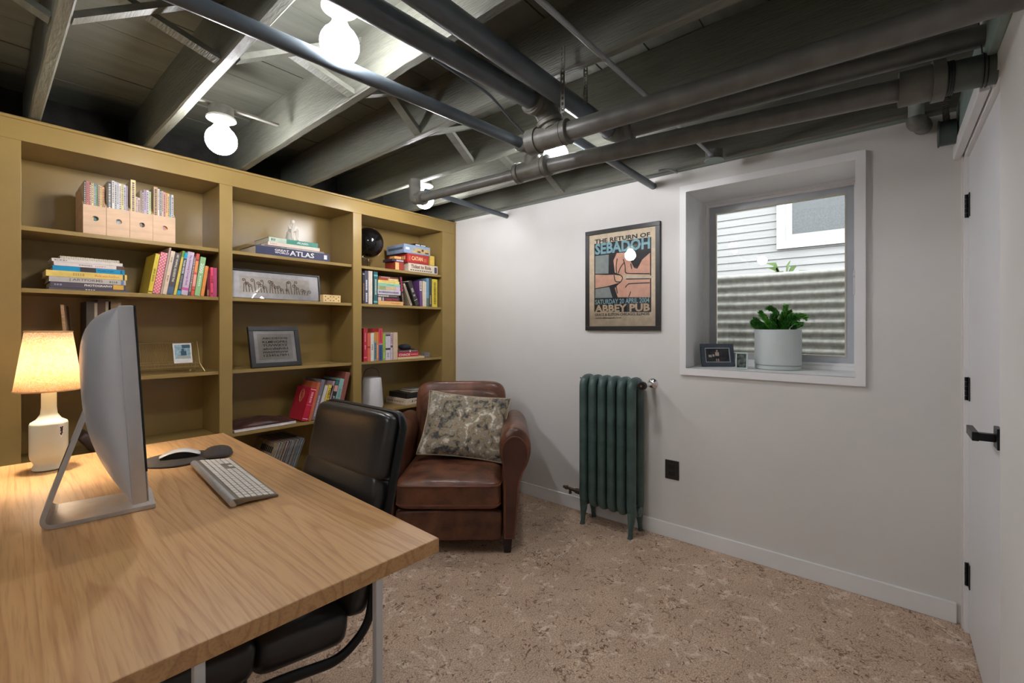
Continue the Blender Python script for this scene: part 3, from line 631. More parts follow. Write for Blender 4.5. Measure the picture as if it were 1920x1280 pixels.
for nm, xa, xb, zc in (('front_seat_pad', 0.255, 0.475, 0.468), ('rear_seat_pad', 0.465, 0.735, 0.430)):
    MB().sup((0, 0, 0), (xb - xa, 0.475, 0.135), 0.55, 0.22, 48, 18, Matrix.Translation(CP((xa + xb) / 2, 1.475, zc)) @ Matrix.Rotation(R(9), 4, 'Y')).build(nm, BLEATH, ch, smooth=True)
MB().tube([CP(0.5, 1.475, 0.06), CP(0.5, 1.475, 0.36)], 0.025, 16).build('column', BLACKM, ch, smooth=True)
MB().box(-0.14, 0.02, -0.10, 0.10, 0.352, 0.374, 0.004).build('swivel_plate', BLACKM, ch)
for k in range(4):
    a = R(45 + 90 * k); q = CP(0.5, 1.475, 0.075)
    l_ = MB().tube([q, q + Vector((0.25 * math.cos(a), 0.25 * math.sin(a), -0.02))], [0.022, 0.014], 10).build('base_arm', BLACKM, ch, smooth=True)
    MB().lathe([(0.018, 0.0), (0.02, 0.004), (0.02, 0.03), (0.012, 0.05)], (q.x + 0.25 * math.cos(a), q.y + 0.25 * math.sin(a), 0.0005), 14).build('glide', BLACKM, l_, smooth=True)

# ------------------------------------------------------------ leather armchair (local x right, y back)
ac = thing('armchair', 'worn brown leather club armchair in the corner by the bookcase', 'armchair', (2.61 * cT - 0.37 * sT, 2.61 * sT + 0.37 * cT, 0), TH - R(90))
HW = 0.314
def relax(bm_, amp, sc, seed):
    for v in bm_.verts:
        n_ = mnoise.noise(v.co * sc + Vector((seed, seed * 1.7, 0))); v.co += Vector((0, -0.4, 0.6)) * (n_ * amp)
b = MB().box(-HW + 0.002, HW - 0.002, 0.012, 0.80, 0.085, 0.255, 0.02, 3); b.build('base', LEATH, ac, smooth=True)
b = MB().sup((0, 0.06, 0.165), (2 * HW - 0.004, 0.13, 0.175), 0.22, 0.22, 64, 24); relax(b.bm, 0.008, 9, 3); b.build('front_apron', LEATH, ac, smooth=True)
b = MB().sup((0, 0.30, 0.345), (2 * HW - 0.008, 0.66, 0.185), 0.30, 0.16, 72, 26)
for v in b.bm.verts:
    rr = (v.co.x / 0.31) ** 2 + ((v.co.y - 0.30) / 0.33) ** 2
    if v.co.z > 0.345: v.co.z += 0.018 * max(0, 1 - rr)
relax(b.bm, 0.006, 8, 1)
sc_ = b.build('seat_cushion', LEATH, ac, smooth=True)
def rect_loop(x, y0_, y1_, z, e=0.16, n=60):
    f_ = lambda w_, e_: math.copysign(abs(w_) ** e_, w_)
    return [Vector((x * f_(math.cos(a), e), (y0_ + y1_) / 2 + (y1_ - y0_) / 2 * f_(math.sin(a), e), z)) for a in (2 * math.pi * q / n for q in range(n))]
WELT = M('brown_leather_welt', (112, 66, 46), 0.35, var=0.2)
for z in (0.292, 0.402): MB().tube(rect_loop(HW - 0.007, -0.0285, 0.628, z), 0.0055, 8, closed=True).build('piping', WELT, sc_, smooth=True)
prof = [(0.0, 0.09), (0.0, 0.30), (-0.002, 0.50), (-0.016, 0.57), (-0.018, 0.63), (0.0, 0.685), (0.04, 0.722), (0.085, 0.728), (0.128, 0.705), (0.158, 0.66), (0.166, 0.60), (0.152, 0.535), (0.12, 0.47), (0.099, 0.40), (0.090, 0.28), (0.066, 0.09)]
def smoothprof(p, n=3):
    out = []
    k = len(p)
    for i in range(k):
        a, b_, c_, d_ = p[i - 1], p[i], p[(i + 1) % k], p[(i + 2) % k]
        if i == k - 1: out.append(b_); continue
        for q in range(n):
            t_ = q / n
            cr = lambda w: 0.5 * ((2 * b_[w]) + (-a[w] + c_[w]) * t_ + (2 * a[w] - 5 * b_[w] + 4 * c_[w] - d_[w]) * t_ ** 2 + (-a[w] + 3 * b_[w] - 3 * c_[w] + d_[w]) * t_ ** 3)
            out.append((cr(0), cr(1)) if 0 < i < k - 2 else (b_[0] + (c_[0] - b_[0]) * t_, b_[1] + (c_[1] - b_[1]) * t_))
    return out
SP = smoothprof(prof)
for s in (1, -1):
    rings = []
    for yy, sc, dz in ((0.0, 0.86, 0), (0.006, 0.93, 0), (0.018, 0.98, 0), (0.035, 1.0, 0), (0.2, 1.0, -0.002), (0.4, 0.99, -0.006), (0.6, 0.98, -0.012), (0.76, 0.97, -0.02), (0.80, 0.93, -0.025)):
        rings.append([Vector((s * (HW + 0.001 + 0.07 + (px - 0.07) * sc), yy, 0.40 + (pz - 0.40) * (sc if pz > 0.4 else 1) + (dz if pz > 0.4 else 0))) for px, pz in SP])
    arm = MB().loft(rings).build('arm', LEATH, ac, smooth=True)
    fp = [(0.07 + (px - 0.07) * 0.80, 0.43 + (pz - 0.43) * (0.84 if pz > 0.43 else 0.985)) for px, pz in SP]
    b = MB(); b.loft([[Vector((s * (HW + px), yy, pz)) for px, pz in fp] for yy in (-0.006, 0.02)])
    b.build('arm_front_panel', M('brown_leather_dark', (82, 46, 36), 0.42, var=0.2, scale=6, bump=0.1, bscale=50), arm, smooth=False)
    MB().tube([(s * (HW + px), -0.005, pz) for px, pz in fp], 0.005, 8, closed=True).build('piping', WELT, arm, smooth=True)
bm_ = Matrix.Translation((0, 0.70, 0.575)) @ Matrix.Rotation(R(-8), 4, 'X')
b = MB().sup((0, 0, 0), (0.655, 0.20, 0.69), 0.28, 0.35, 64, 30, bm_)
relax(b.bm, 0.006, 6, 5); b.build('backrest', LEATH, ac, smooth=True)
MB().sup((0, 0, 0), (0.58, 0.10, 0.44), 0.35, 0.5, 48, 20, bm_ @ Matrix.Translation((0, -0.085, 0.06))).build('back_cushion', LEATH, ac, smooth=True)
FOOT = M('dark_wood_foot', (38, 27, 22), 0.4)
for xx in (-HW - 0.03, HW + 0.03):
    for yy in (0.04, 0.74):
        b = MB(); b.loft([[Vector((xx + q * w_, yy + r_ * w_, z)) for q, r_ in ((-1, -1), (1, -1), (1, 1), (-1, 1))] for z, w_ in ((0.0005, 0.020), (0.0905, 0.027))]); b.build('foot', FOOT, ac)
# throw pillow leaning on the armchair
pm = Matrix.Translation((0.055, 0.425, 0.655)) @ Matrix.Rotation(R(-31), 4, 'X') @ Matrix.Rotation(R(6), 4, 'Y')
pw = thing('throw_pillow', 'square tapestry throw pillow leaning on the leather armchair', 'pillow', (0, 0, 0))
pw.matrix_world = ac.matrix_basis @ pm
b = MB(); n = 26; hs = 0.288; G1 = []; G2 = []
for i in range(n + 1):
    r1, r2 = [], []
    for jj in range(n + 1):
        u, v = -1 + 2 * i / n, -1 + 2 * jj / n
        th = 0.075 * ((1 - u * u) ** 0.42) * ((1 - v * v) ** 0.42); sx = 1 - 0.085 * (1 - v * v) * abs(u) ** 2 ; sz = 1 - 0.085 * (1 - u * u) * abs(v) ** 2
        sx = 1 - 0.07 * (1 - v * v); sz = 1 - 0.07 * (1 - u * u)
        wv = 0.004 * mnoise.noise(Vector((u * 3, v * 3, 1)))
        r1.append(Vector((u * hs * sx, -th + wv, v * hs * sz * 0.78))); r2.append(Vector((u * hs * sx, th + wv, v * hs * sz * 0.78)))
    G1.append(r1); G2.append(r2)
for G, fl in ((G1, 0), (G2, 1)):
    V = [[b.bm.verts.new(p) for p in r_] for r_ in G]
    for i in range(n):
        for jj in range(n):
            f_ = (V[i][jj], V[i + 1][jj], V[i + 1][jj + 1], V[i][jj + 1]); b.bm.faces.new(f_ if not fl else f_[::-1])
bmesh.ops.remove_doubles(b.bm, verts=b.bm.verts, dist=0.0006)
b.build('cover', TAP, pw, smooth=True)
edge = [G1[i][0] for i in range(n)] + [G1[n][q] for q in range(n)] + [G1[n - i][n] for i in range(n)] + [G1[0][n - q] for q in range(n)]
MB().tube(edge, 0.004, 6, closed=True).build('piping', M('beige_welt', (176, 160, 132), 0.8), pw, smooth=True)

# ------------------------------------------------------------ cast iron radiator
rd = thing('radiator', 'dark green six-section cast iron radiator under the poster', 'radiator', (2.70, 1.41, 0))
RY = [-0.172 + 0.0685 * k for k in range(6)]; zt, zb = 0.965, 0.145; xd = 0.058
sec = None
for k, yy in enumerate(RY):
    if sec is None:
        pth = fillet([(-xd, 0, zb), (-xd, 0, zt), (xd, 0, zt), (xd, 0, zb)], 0.062, 8, closed=True)
        o = MB().tube(pth, 0.0335, 16, closed=True, up=(0, 1, 0), flat=(0.86, 1.0)).build('section', RADM, rd, smooth=True); sec = o.data
    else:
        o = bpy.data.objects.new('section', sec); C.objects.link(o); o.parent = rd
    o.location = (0, yy, 0)
for z in (zb + 0.005, zt - 0.012):
    for yy in RY[:-1]: MB().tube([(0, yy + 0.006, z), (0, yy + 0.022, z), (0, yy + 0.046, z), (0, yy + 0.062, z)], [0.03, 0.036, 0.036, 0.03], 16).build('hub', RADM, rd, smooth=True)
    for yy, sg in ((RY[0], -1), (RY[5], 1)): MB().tube([(0, yy, z), (0, yy + sg * 0.034, z), (0, yy + sg * 0.040, z)], [0.034, 0.03, 0.02], 16).build('end_plug', RADM, rd, smooth=True)
for yy in (RY[0], RY[5]):
    for sx in (-1, 1):
        rings = []
        for z, w_, off in ((0.16, 0.032, 0), (0.10, 0.027, 0.002), (0.05, 0.018, 0.010), (0.015, 0.017, 0.016), (0.0005, 0.021, 0.020)):
            rings.append([Vector((sx * (xd + off) + w_ * math.cos(a), yy + w_ * 0.8 * math.sin(a), z)) for a in (2 * math.pi * q / 12 for q in range(12))])
        MB().loft(rings).build('foot', RADM, rd, smooth=True)
zv = zt - 0.012
MB().tube([(0, RY[0] - 0.04, zv), (0, RY[0] - 0.075, zv)], 0.014, 14).build('valve_body', CHROME, rd, smooth=True)
MB().tube([(-0.07, RY[0] - 0.07, zv), (-0.065, RY[0] - 0.07, zv), (-0.04, RY[0] - 0.07, zv), (-0.035, RY[0] - 0.07, zv)], [0.022, 0.026, 0.026, 0.02], 18).build('valve_knob', M('black_knob', (28, 27, 27), 0.35), rd, smooth=True)
MB().tube([(-0.074, RY[0] - 0.07, zv), (-0.0695, RY[0] - 0.07, zv)], 0.006, 10).build('knob_screw', BRASS, rd, smooth=True)
MB().tube([(-0.04, RY[0] - 0.07, zv), (XW - 2.70, RY[0] - 0.07, zv)], 0.012, 14).build('valve_stem', CHROME, rd, smooth=True)
MB().tube([(XW - 2.70 - 0.018, RY[0] - 0.07, zv), (XW - 2.70 - 0.006, RY[0] - 0.07, zv), (XW - 2.70, RY[0] - 0.07, zv)], [0.018, 0.034, 0.036], 22).build('escutcheon', CHROME, rd, smooth=True)
BRZ = M('aged_bronze', (92, 76, 60), 0.45, metal=0.5, var=0.25, scale=30)
b = MB(); q = RY[5]; b.tube([(0, q + 0.03, zb + 0.03), (0, q + 0.10, zb + 0.03)], [0.022, 0.017], 12); b.tube([(0, q + 0.09, zb + 0.03), (0.0, q + 0.17, zb + 0.036)], [0.012, 0.010], 10)
b.tube([(0, q + 0.17, zb + 0.036), (-0.005, q + 0.20, zb + 0.04)], [0.016, 0.008], 10); b.tube([(0, q + 0.145, zb + 0.035), (0, q + 0.145, zb + 0.0)], [0.007, 0.011], 8); b.build('drain_valve', BRZ, rd, smooth=True)
MB().tube([(0.0, q + 0.06, zb + 0.05), (0.03, q + 0.06, zb + 0.07), (XW - 2.70 - 0.016, q + 0.06, zb + 0.07)], 0.011, 10).build('supply_pipe', BRZ, rd, smooth=True)
MB().tube([(-0.03, RY[5] + 0.02, zt + 0.0), (-0.03, RY[5] + 0.045, zt + 0.005)], 0.005, 8).build('bleed_screw', RADM, rd, smooth=True)

# ------------------------------------------------------------ framed gig poster
PXF = XW - 0.0225
def pq(x, y):      # a point of the poster's face in its own plane (x to the right, z up from its centre)
    p = on_x(1080 + x / 5.3333, 400 + y / 5.3333, PXF + 0.004); return (-(p.y - 1.384), p.z - 1.642)
ps = thing('framed_poster', 'black framed gig poster of giant hands hanging left of the window', 'poster', (XW, 1.384, 1.642), R(-90))
b = MB(); hw, hh, fw = 0.2705, 0.348, 0.029
for x0, x1, z0, z1 in ((-hw, hw, hh - fw, hh), (-hw, hw, -hh, -hh + fw), (-hw, -hw + fw, -hh + fw, hh - fw), (hw - fw, hw, -hh + fw, hh - fw)): b.box(x0, x1, -0.0225, -0.0005, z0, z1, 0.0015)
b.build('frame', BLACKF, ps)
pr = MB().box(-hw + fw - 0.003, hw - fw + 0.003, -0.0145, -0.0012, -hh + fw - 0.003, hh - fw + 0.003).build('print', col((228, 210, 182), 0.7), ps)
MB().box(-hw + fw - 0.002, hw - fw + 0.002, -0.0196, -0.0188, -hh + fw - 0.002, hh - fw + 0.002).build('pane', GLASSM, ps)
def patch(name, poly, mat, lay):
    bb = MB(); y_ = -0.0146 - 0.00025 * lay; bb.prism([pq(*p) for p in poly], y_, y_ + 0.0002); return bb.build(name, mat, pr)
INK = col((40, 38, 40), 0.6); SKN = col((222, 172, 148), 0.6); SKY_ = col((140, 186, 196), 0.6); GRYP = col((150, 158, 156), 0.6)
patch('dark_panel', [(180, 305), (750, 235), (750, 985), (180, 985)], INK, 0)
patch('grey_block', [(190, 425), (325, 410), (322, 600), (190, 602)], GRYP, 1); patch('grey_block', [(190, 752), (330, 735), (362, 842), (190, 845)], GRYP, 1)
patch('hand_shape', [(372, 470), (405, 395), (500, 388), (540, 470), (580, 545), (612, 552), (660, 460), (738, 392), (738, 838), (415, 838), (385, 745), (440, 690), (465, 650), (430, 608), (385, 590)], SKN, 1)
patch('finger_shape', [(190, 612), (375, 612), (440, 620), (466, 648), (440, 690), (400, 708), (300, 730), (250, 740), (190, 748)], SKN, 2)
patch('fingernail', [(380, 615), (440, 620), (464, 646), (440, 682), (388, 682)], col((232, 192, 160), 0.6), 3)
patch('pen_shape', [(470, 610), (490, 615), (740, 618), (775, 632), (740, 648), (490, 652), (478, 662), (468, 650)], col((206, 194, 168), 0.6), 2)
def stroke(pts, w_, lay=4):
    bb = MB(); y_ = -0.0146 - 0.00025 * lay; P = [Vector((pq(*p)[0], y_, pq(*p)[1])) for p in pts]
    P = fillet(P, 0.02, 4) if len(P) > 2 else P
    bb.tube(P, w_, 6, flat=(1.0, 0.06) , up=(0, 0, 1) if abs((P[-1] - P[0]).z) < abs((P[-1] - P[0]).x) else (1, 0, 0)); bb.build('ink_stroke', INK, pr)
for pts in ([(190, 606), (300, 610), (430, 606), (470, 640), (440, 695), (300, 735), (250, 742), (190, 752)], [(378, 615), (390, 684), (440, 684)], [(410, 450), (398, 530), (405, 600)], [(470, 455), (490, 520), (490, 595), (530, 600), (735, 602)],
            [(480, 490), (440, 540), (420, 600)], [(735, 692), (520, 702), (490, 740)], [(545, 780), (525, 836)], [(500, 655), (735, 652)], [(400, 730), (412, 800)], [(545, 500), (555, 555)]): stroke(pts, 0.0032)
def ptext(txt, a, b_, hgt, mat, bold, lay=5, skew=0.0):
    (x0, z0), (x1, z1) = pq(*a), pq(*b_); w_ = math.hypot(x1 - x0, z1 - z0)
    lettering(pr, txt, ((x0 + x1) / 2, -0.0146 - 0.00025 * lay, (z0 + z1) / 2), w_, hgt, mat, (0, -math.atan2(z1 - z0, x1 - x0) if skew else 0, 0), bold)
TAN = col((214, 190, 156), 0.6)
ptext('THE RETURN OF', (186, 280), (740, 210), 0.030, INK, 0.03); ptext('SEBADOH', (188, 352), (738, 300), 0.078, SKY_, 0.035)
ptext('SATURDAY 20 APRIL 2004', (190, 880), (732, 872), 0.034, SKY_, 0.02); ptext('ABBEY PUB', (186, 948), (738, 942), 0.052, TAN, 0.04)
ptext('GRACE & ELSTON-CHICAGO, ILLINOIS', (186, 1012), (732, 1008), 0.022, INK, 0.02); ptext('www.abbeypub.com', (190, 1046), (452, 1044), 0.013, INK, 0.02)

# ------------------------------------------------------------ desktop computer
im = thing('desktop_computer', 'silver all-in-one computer seen from behind on the oak desk', 'computer', (0.209, 1.737, ZT), R(-8))      # local x toward the user, y along the screen
hwI = 0.345; zb_, zt_ = 0.098, 0.575; tilt = R(3.2); TM = Matrix.Translation((0.112, 0, zb_)) @ Matrix.Rotation(-tilt, 4, 'Y')
hI = zt_ - zb_
b = MB(); b.box(-0.030, 0.0, -hwI, hwI, 0, hI, 0.004, 2, TM); b.build('body', ALUP, im, smooth=True)
b = MB(); n1, n2 = 28, 24; V = []
for i in range(n1 + 1):
    r_ = []
    for q in range(n2 + 1):
        u, v = math.sin(math.pi * (i / n1 - 0.5)), math.sin(math.pi * (q / n2 - 0.5))
        dpt = 0.084 * (max(0, 1 - u * u) ** 0.6) * ((max(0, 1 - v ** 4) ** 0.5) if v > 0 else (max(0, 1 - v * v) ** 0.55))
        r_.append(b.bm.verts.new(TM @ Vector((-0.0298 - dpt, u * (hwI - 0.003), hI / 2 + v * (hI / 2 - 0.003)))))
    V.append(r_)
for i in range(n1):
    for q in range(n2): b.bm.faces.new((V[i][q], V[i + 1][q], V[i + 1][q + 1], V[i][q + 1]))
b.build('rear_shell', ALUP, im, smooth=True)
b = MB(); b.box(0.0003, 0.0035, -hwI + 0.001, hwI - 0.001, 0.075, hI - 0.001, 0, 1, TM); b.build('screen_glass', M('screen_black', (12, 12, 14), 0.08), im)
b = MB(); b.box(0.0003, 0.0025, -hwI + 0.001, hwI - 0.001, 0.001, 0.0745, 0, 1, TM); b.build('chin', ALUP, im)
# one bent sheet: foot and leg
sw = 0.095; th_ = 0.011
sp = fillet([Vector((0.143, 0, 0.0065)), Vector((-0.092, 0, 0.0065)), Vector((0.004, 0, 0.320)), Vector((0.05, 0, 0.330))], 0.035, 8)
rings = []
for i, p in enumerate(sp):
    t_ = (sp[min(i + 1, len(sp) - 1)] - sp[max(i - 1, 0)]).normalized(); nn = Vector((-t_.z, 0, t_.x)) * th_ / 2
    w_ = sw * (1 if i > 0 else 0.93)
    rings.append([p - nn + Vector((0, -w_, 0)), p - nn + Vector((0, w_, 0)), p + nn + Vector((0, w_, 0)), p + nn + Vector((0, -w_, 0))])
st = MB().loft(rings).build('stand', ALU, im)
k = Matrix.Translation((-0.0435, 0, 0.165)) @ Matrix.Rotation(math.atan2(0.096, 0.3135), 4, 'Y')
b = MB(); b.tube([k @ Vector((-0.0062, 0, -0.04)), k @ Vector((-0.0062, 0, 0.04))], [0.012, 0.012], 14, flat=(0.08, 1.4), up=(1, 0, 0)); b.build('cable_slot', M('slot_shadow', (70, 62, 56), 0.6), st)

# ------------------------------------------------------------ keyboard
K = [on_z(u, v, ZT) for u, v in ((357, 876), (430, 953), (528, 928), (437, 864))]
ka = (K[1] - K[0]); kang = math.atan2(-(K[0] - K[1]).x, (K[0] - K[1]).y); KL = ka.length; KD = 0.132
kb = thing('keyboard', 'slim silver keyboard with pale keys on the oak desk', 'keyboard', (K[1].x, K[1].y, ZT), kang)      # local y along the length, x toward the chair
b = MB(); b.tube([(0.011, 0.0, 0.0125), (0.011, KL, 0.0125)], 0.0115, 16); b.build('battery_tube', ALU, kb, smooth=True)
b = MB(); b.loft([[Vector((0.008, yy, 0.0235)), Vector((0.026, yy, 0.0205)), Vector((KD, yy, 0.0065)), Vector((KD, yy, 0.0015)), Vector((0.05, yy, 0.007)), Vector((0.02, yy, 0.004))] for yy in (0.0, KL)]); b.build('deck', M('keyboard_deck', (150, 140, 126), 0.45, metal=0.4, var=0.04), kb)
KEY = M('pale_key', (238, 230, 220), 0.5, var=0.02); kang2 = math.atan2(0.014, 0.106)
kme = {}
cols = 19; pitch = KL / (cols + 0.3)
for r_ in range(6):
    xx = 0.0335 + r_ * 0.0165; zz = 0.0205 - (xx - 0.026) * math.tan(kang2)
    c_ = 0
    while c_ < cols:
        wk = 1
        if r_ == 5 and c_ == 4: wk = 5
        gap = (r_ in (3, 4) and c_ in (13, 14, 15) and not (r_ == 4 and c_ == 14))
        if not gap:
            if wk not in kme:
                bb = MB().box(-0.0071, 0.0071, 0.0018, pitch * wk - 0.0018, 0.0, 0.0026, 0.0006, 1); o = bb.build('key', KEY, kb); kme[wk] = o.data
            else:
                o = bpy.data.objects.new('key', kme[wk]); C.objects.link(o); o.parent = kb
            o.location = (xx, 0.003 + c_ * pitch, zz + 0.0003); o.rotation_euler = (0, kang2, 0)
        c_ += wk
# ------------------------------------------------------------ mouse pad and mouse
p0, p1 = on_z(257, 872, ZT), on_z(437, 848, ZT); pc = (p0 + p1) / 2; pa = math.atan2(p1.y - p0.y, p1.x - p0.x)
PADM = M('charcoal_foam', (62, 56, 52), 0.75, var=0.12, scale=40, bump=0.1)
mp_ = thing('mouse_pad', 'dark grey oval mouse pad with a raised wrist rest', 'mouse pad', (pc.x, pc.y, ZT), pa); L2 = (p1 - p0).length / 2
def outline(s_, n=48):
    out = []
    for q in range(n):
        a = 2 * math.pi * q / n; x_ = L2 * math.cos(a); wid = 0.122
        w_ = wid * (1 - 0.30 * math.exp(-((x_ - L2 * 0.42) / 0.05) ** 2)) * (0.92 if x_ > L2 * 0.4 else 1)
        out.append((x_ * s_, w_ * math.sin(a) * s_))
    return out
b = MB(); b.loft([[Vector((x_, y_, z)) for x_, y_ in outline(s_)] for z, s_ in ((0.0, 0.985), (0.002, 1.0), (0.005, 1.0), (0.007, 0.985))]); b.build('mat', PADM, mp_, smooth=True)
b = MB().sup((L2 * 0.66, -0.004, 0.008), (L2 * 0.66, 0.165, 0.052), 1.0, 0.8, 32, 14)
for v in b.bm.verts: v.co.z = max(v.co.z, 0.0062)
b.build('wrist_rest', PADM, mp_, smooth=True)
m0, m1 = on_z(299, 859, ZT + 0.01), on_z(376, 850, ZT + 0.01); mc = (m0 + m1) / 2
ms = thing('computer_mouse', 'slim white and black mouse resting on the oval pad', 'mouse', (mc.x, mc.y, ZT + 0.0072), math.atan2(m1.y - m0.y, m1.x - m0.x)); ML = (m1 - m0).length / 2
b = MB(); rings = []
for q in range(17):
    t_ = -1 + 2 * q / 16; w_ = 0.031 * (1 - abs(t_) ** 4 * 0.35) * (0.75 if q in (0, 16) else 1); zc_ = 0.004 + 0.021 * (1 - t_ * t_)
    rings.append([Vector((ML * t_, w_ * math.cos(a), zc_ + (0.006 * math.sin(a) if a < math.pi else 0.0025 * math.sin(a)))) for a in (2 * math.pi * k_ / 18 for k_ in range(18))])
b.loft(rings); b.build('top_shell', M('white_plastic', (232, 230, 228), 0.25), ms, smooth=True)
b = MB(); rings = []
for q in range(13):
    t_ = -0.92 + 1.84 * q / 12; zc_ = 0.001 + 0.019 * (1 - t_ * t_)
    rings.append([Vector((ML * t_, sg * 0.028, z)) for sg, z in ((-1, 0.0005), (1, 0.0005), (1, zc_ + 0.0005), (-1, zc_ + 0.0005))])
b.loft(rings); b.build('base', M('black_plastic_3', (34, 30, 28), 0.4), ms)

# ------------------------------------------------------------ desk lamp
lp = thing('table_lamp', 'lit table lamp with a speckled cream shade and pale ceramic base', 'lamp', (0.178, 2.375, ZT))
MB().lathe([(0.036, 0.0), (0.0445, 0.006), (0.0445, 0.012), (0.040, 0.024), (0.041, 0.03), (0.049, 0.045), (0.0515, 0.06), (0.0515, 0.168), (0.049, 0.176), (0.034, 0.186), (0.023, 0.205), (0.0205, 0.23), (0.0205, 0.285)], n=40).build('ceramic_base', CERAM, lp, smooth=True)
MB().tube([(0, 0, 0.285), (0, 0, 0.325)], 0.014, 14).build('socket', BRASS, lp, smooth=True)
b = MB().lathe([(0.0915, 0.292), (0.063, 0.508)], n=56, cap=False); o = b.build('shade', shade_mat(), lp, smooth=True); md = o.modifiers.new('thickness', 'SOLIDIFY'); md.thickness = 0.0012
WELT2 = M('lamp_welt', (222, 176, 126), 0.8)
for r_, z in ((0.0915, 0.293), (0.063, 0.507)): MB().tube([(r_ * math.cos(a), r_ * math.sin(a), z) for a in (2 * math.pi * q / 48 for q in range(48))], 0.0024, 8, closed=True).build('trim_band', WELT2, o, smooth=True)
b = MB()
for q in range(3): a = 2 * math.pi * q / 3; b.tube([(0.012 * math.cos(a), 0.012 * math.sin(a), 0.325), (0.070 * math.cos(a), 0.070 * math.sin(a), 0.44)], 0.0012, 6)
b.build('harp', BRASS, lp)
MB().lathe([(0.001, 0.415)] + [(0.022 * math.sin(a), 0.392 + 0.022 * math.cos(a)) for a in (math.pi * q / 10 for q in range(1, 9))] + [(0.010, 0.34), (0.010, 0.325)], n=18).build('lit_bulb', emit('lamp_bulb', (255, 232, 200), LAMP_W * 30), lp, smooth=True)
sk = MB(); ang0 = math.atan2(2.33 - 2.375 - 0.012, 0.216 - 0.178)
rg = lambda da, z: Vector((0.0521 * math.cos(ang0 + da), 0.0521 * math.sin(ang0 + da), z))
sh = [(-0.16, 0.165), (0.16, 0.165), (0.16, 0.142), (0.10, 0.128), (0.0, 0.118), (-0.10, 0.128), (-0.16, 0.142)]
vs = [sk.bm.verts.new(rg(*p)) for p in sh]; ve = [sk.bm.verts.new(rg(*p) * 1.0 + Vector((math.cos(ang0), math.sin(ang0), 0)) * -0.0004) for p in sh]
sk.bm.faces.new(vs); sk.bm.faces.new(list(reversed(ve)))
stk = sk.build('sticker', PAPER, lp)
b = MB(); f2 = lambda da, z: rg(da, z) * 1.0 + Vector((math.cos(ang0), math.sin(ang0), 0)) * 0.0004
for pts in ([(-0.06, 0.158), (0.0, 0.148), (0.05, 0.134)], [(0.08, 0.159), (0.02, 0.149), (-0.05, 0.143)], [(-0.07, 0.135), (-0.02, 0.128), (0.06, 0.150)]): b.tube([f2(*p) for p in pts], 0.0018, 6)
b.build('lion_emblem', INK, stk)

# ------------------------------------------------------------ window sill: potted plant and two small frames
pp = on_z(1459, 694, 1.0665); fx = Vector((cT, sT, 0)); rp = 0.122; pcx = Vector((pp.x, pp.y, 0)) + Vector((pp.x, pp.y, 0)).normalized() * rp
pot = thing('potted_plant', 'green curly succulent in a pale grey cylinder pot on the window sill', 'plant', (min(pcx.x, XG - 0.03 - rp - 0.006), pcx.y, 1.0665))
POTM = M('pale_grey_pot', (196, 204, 202), 0.5, var=0.02)
MB().lathe([(rp * 0.93, 0.0), (rp * 0.985, 0.004), (rp * 0.985, 0.02), (rp * 0.94, 0.024)], n=44).build('saucer', POTM, pot, smooth=True)
MB().lathe([(rp * 0.955, 0.0245), (rp, 0.03), (rp, 0.232), (rp * 0.985, 0.235), (rp * 0.95, 0.232), (rp * 0.95, 0.215)], n=44, cap=False).build('pot', POTM, pot, smooth=True)
b = MB(); b.lathe([(0.001, 0.222), (rp * 0.5, 0.224), (rp * 0.948, 0.220), (rp * 0.948, 0.205)], n=30)
for v in b.bm.verts: v.co.z += random.uniform(-0.004, 0.006)
b.build('soil', M('bark_soil', (120, 92, 72), 0.9, var=0.5, scale=60, bump=0.8), pot)
GR = [M('succulent_green_a', (58, 128, 44), 0.45, var=0.3, scale=40), M('succulent_green_b', (96, 168, 62), 0.45, var=0.3, scale=40)]
stems = [((-0.02, 0.03), [(0, 0, 0), (0.0, 0.05, 0.035), (0.0, 0.09, 0.035), (0, 0.105, 0.07)]), ((0.0, 0.02), [(0, 0, 0), (-0.01, 0.03, 0.06), (0, 0.06, 0.105), (0, 0.075, 0.13)]), ((0.01, 0.0), [(0, 0, 0), (0, 0.02, 0.09), (0, 0.0, 0.12), (0, 0.045, 0.155), (0, 0.055, 0.14)]),
         ((0.0, -0.01), [(0, 0, 0), (0, -0.01, 0.08), (0, -0.03, 0.13), (0, -0.035, 0.165)]), ((-0.02, -0.02), [(0, 0, 0), (-0.01, -0.03, 0.07), (-0.01, -0.07, 0.10), (-0.02, -0.09, 0.075)]), ((0.0, -0.03), [(0, 0, 0), (0, -0.03, 0.08), (0, -0.08, 0.11), (0, -0.12, 0.085)]),
         ((-0.04, 0.01), [(0, 0, 0), (-0.02, 0.0, 0.06), (-0.03, 0.01, 0.095), (-0.03, -0.02, 0.12)]), ((0.02, 0.04), [(0, 0, 0), (0, 0.04, 0.05), (0, 0.075, 0.06), (0, 0.10, 0.04)]), ((-0.03, -0.04), [(0, 0, 0), (-0.01, -0.02, 0.05), (-0.02, -0.05, 0.065), (-0.02, -0.08, 0.045)]), ((0.03, -0.01), [(0, 0, 0), (0.02, 0.0, 0.08), (0.0, -0.02, 0.11), (0.0, -0.06, 0.125)])]
random.seed(5)
for q in range(9):
    a = random.uniform(0, 6.28); rr_ = random.uniform(0.02, 0.07); d_ = Vector((math.cos(a) * 0.5, math.sin(a), 0)); hh_ = random.uniform(0.05, 0.10)
    stems.append(((math.cos(a) * rr_ * 0.7, math.sin(a) * rr_), [(0, 0, 0), (d_.x * 0.02, d_.y * 0.02, hh_ * 0.6), (d_.x * 0.045, d_.y * 0.045, hh_), (d_.x * 0.05, d_.y * 0.065, hh_ * random.uniform(0.8, 1.2))]))
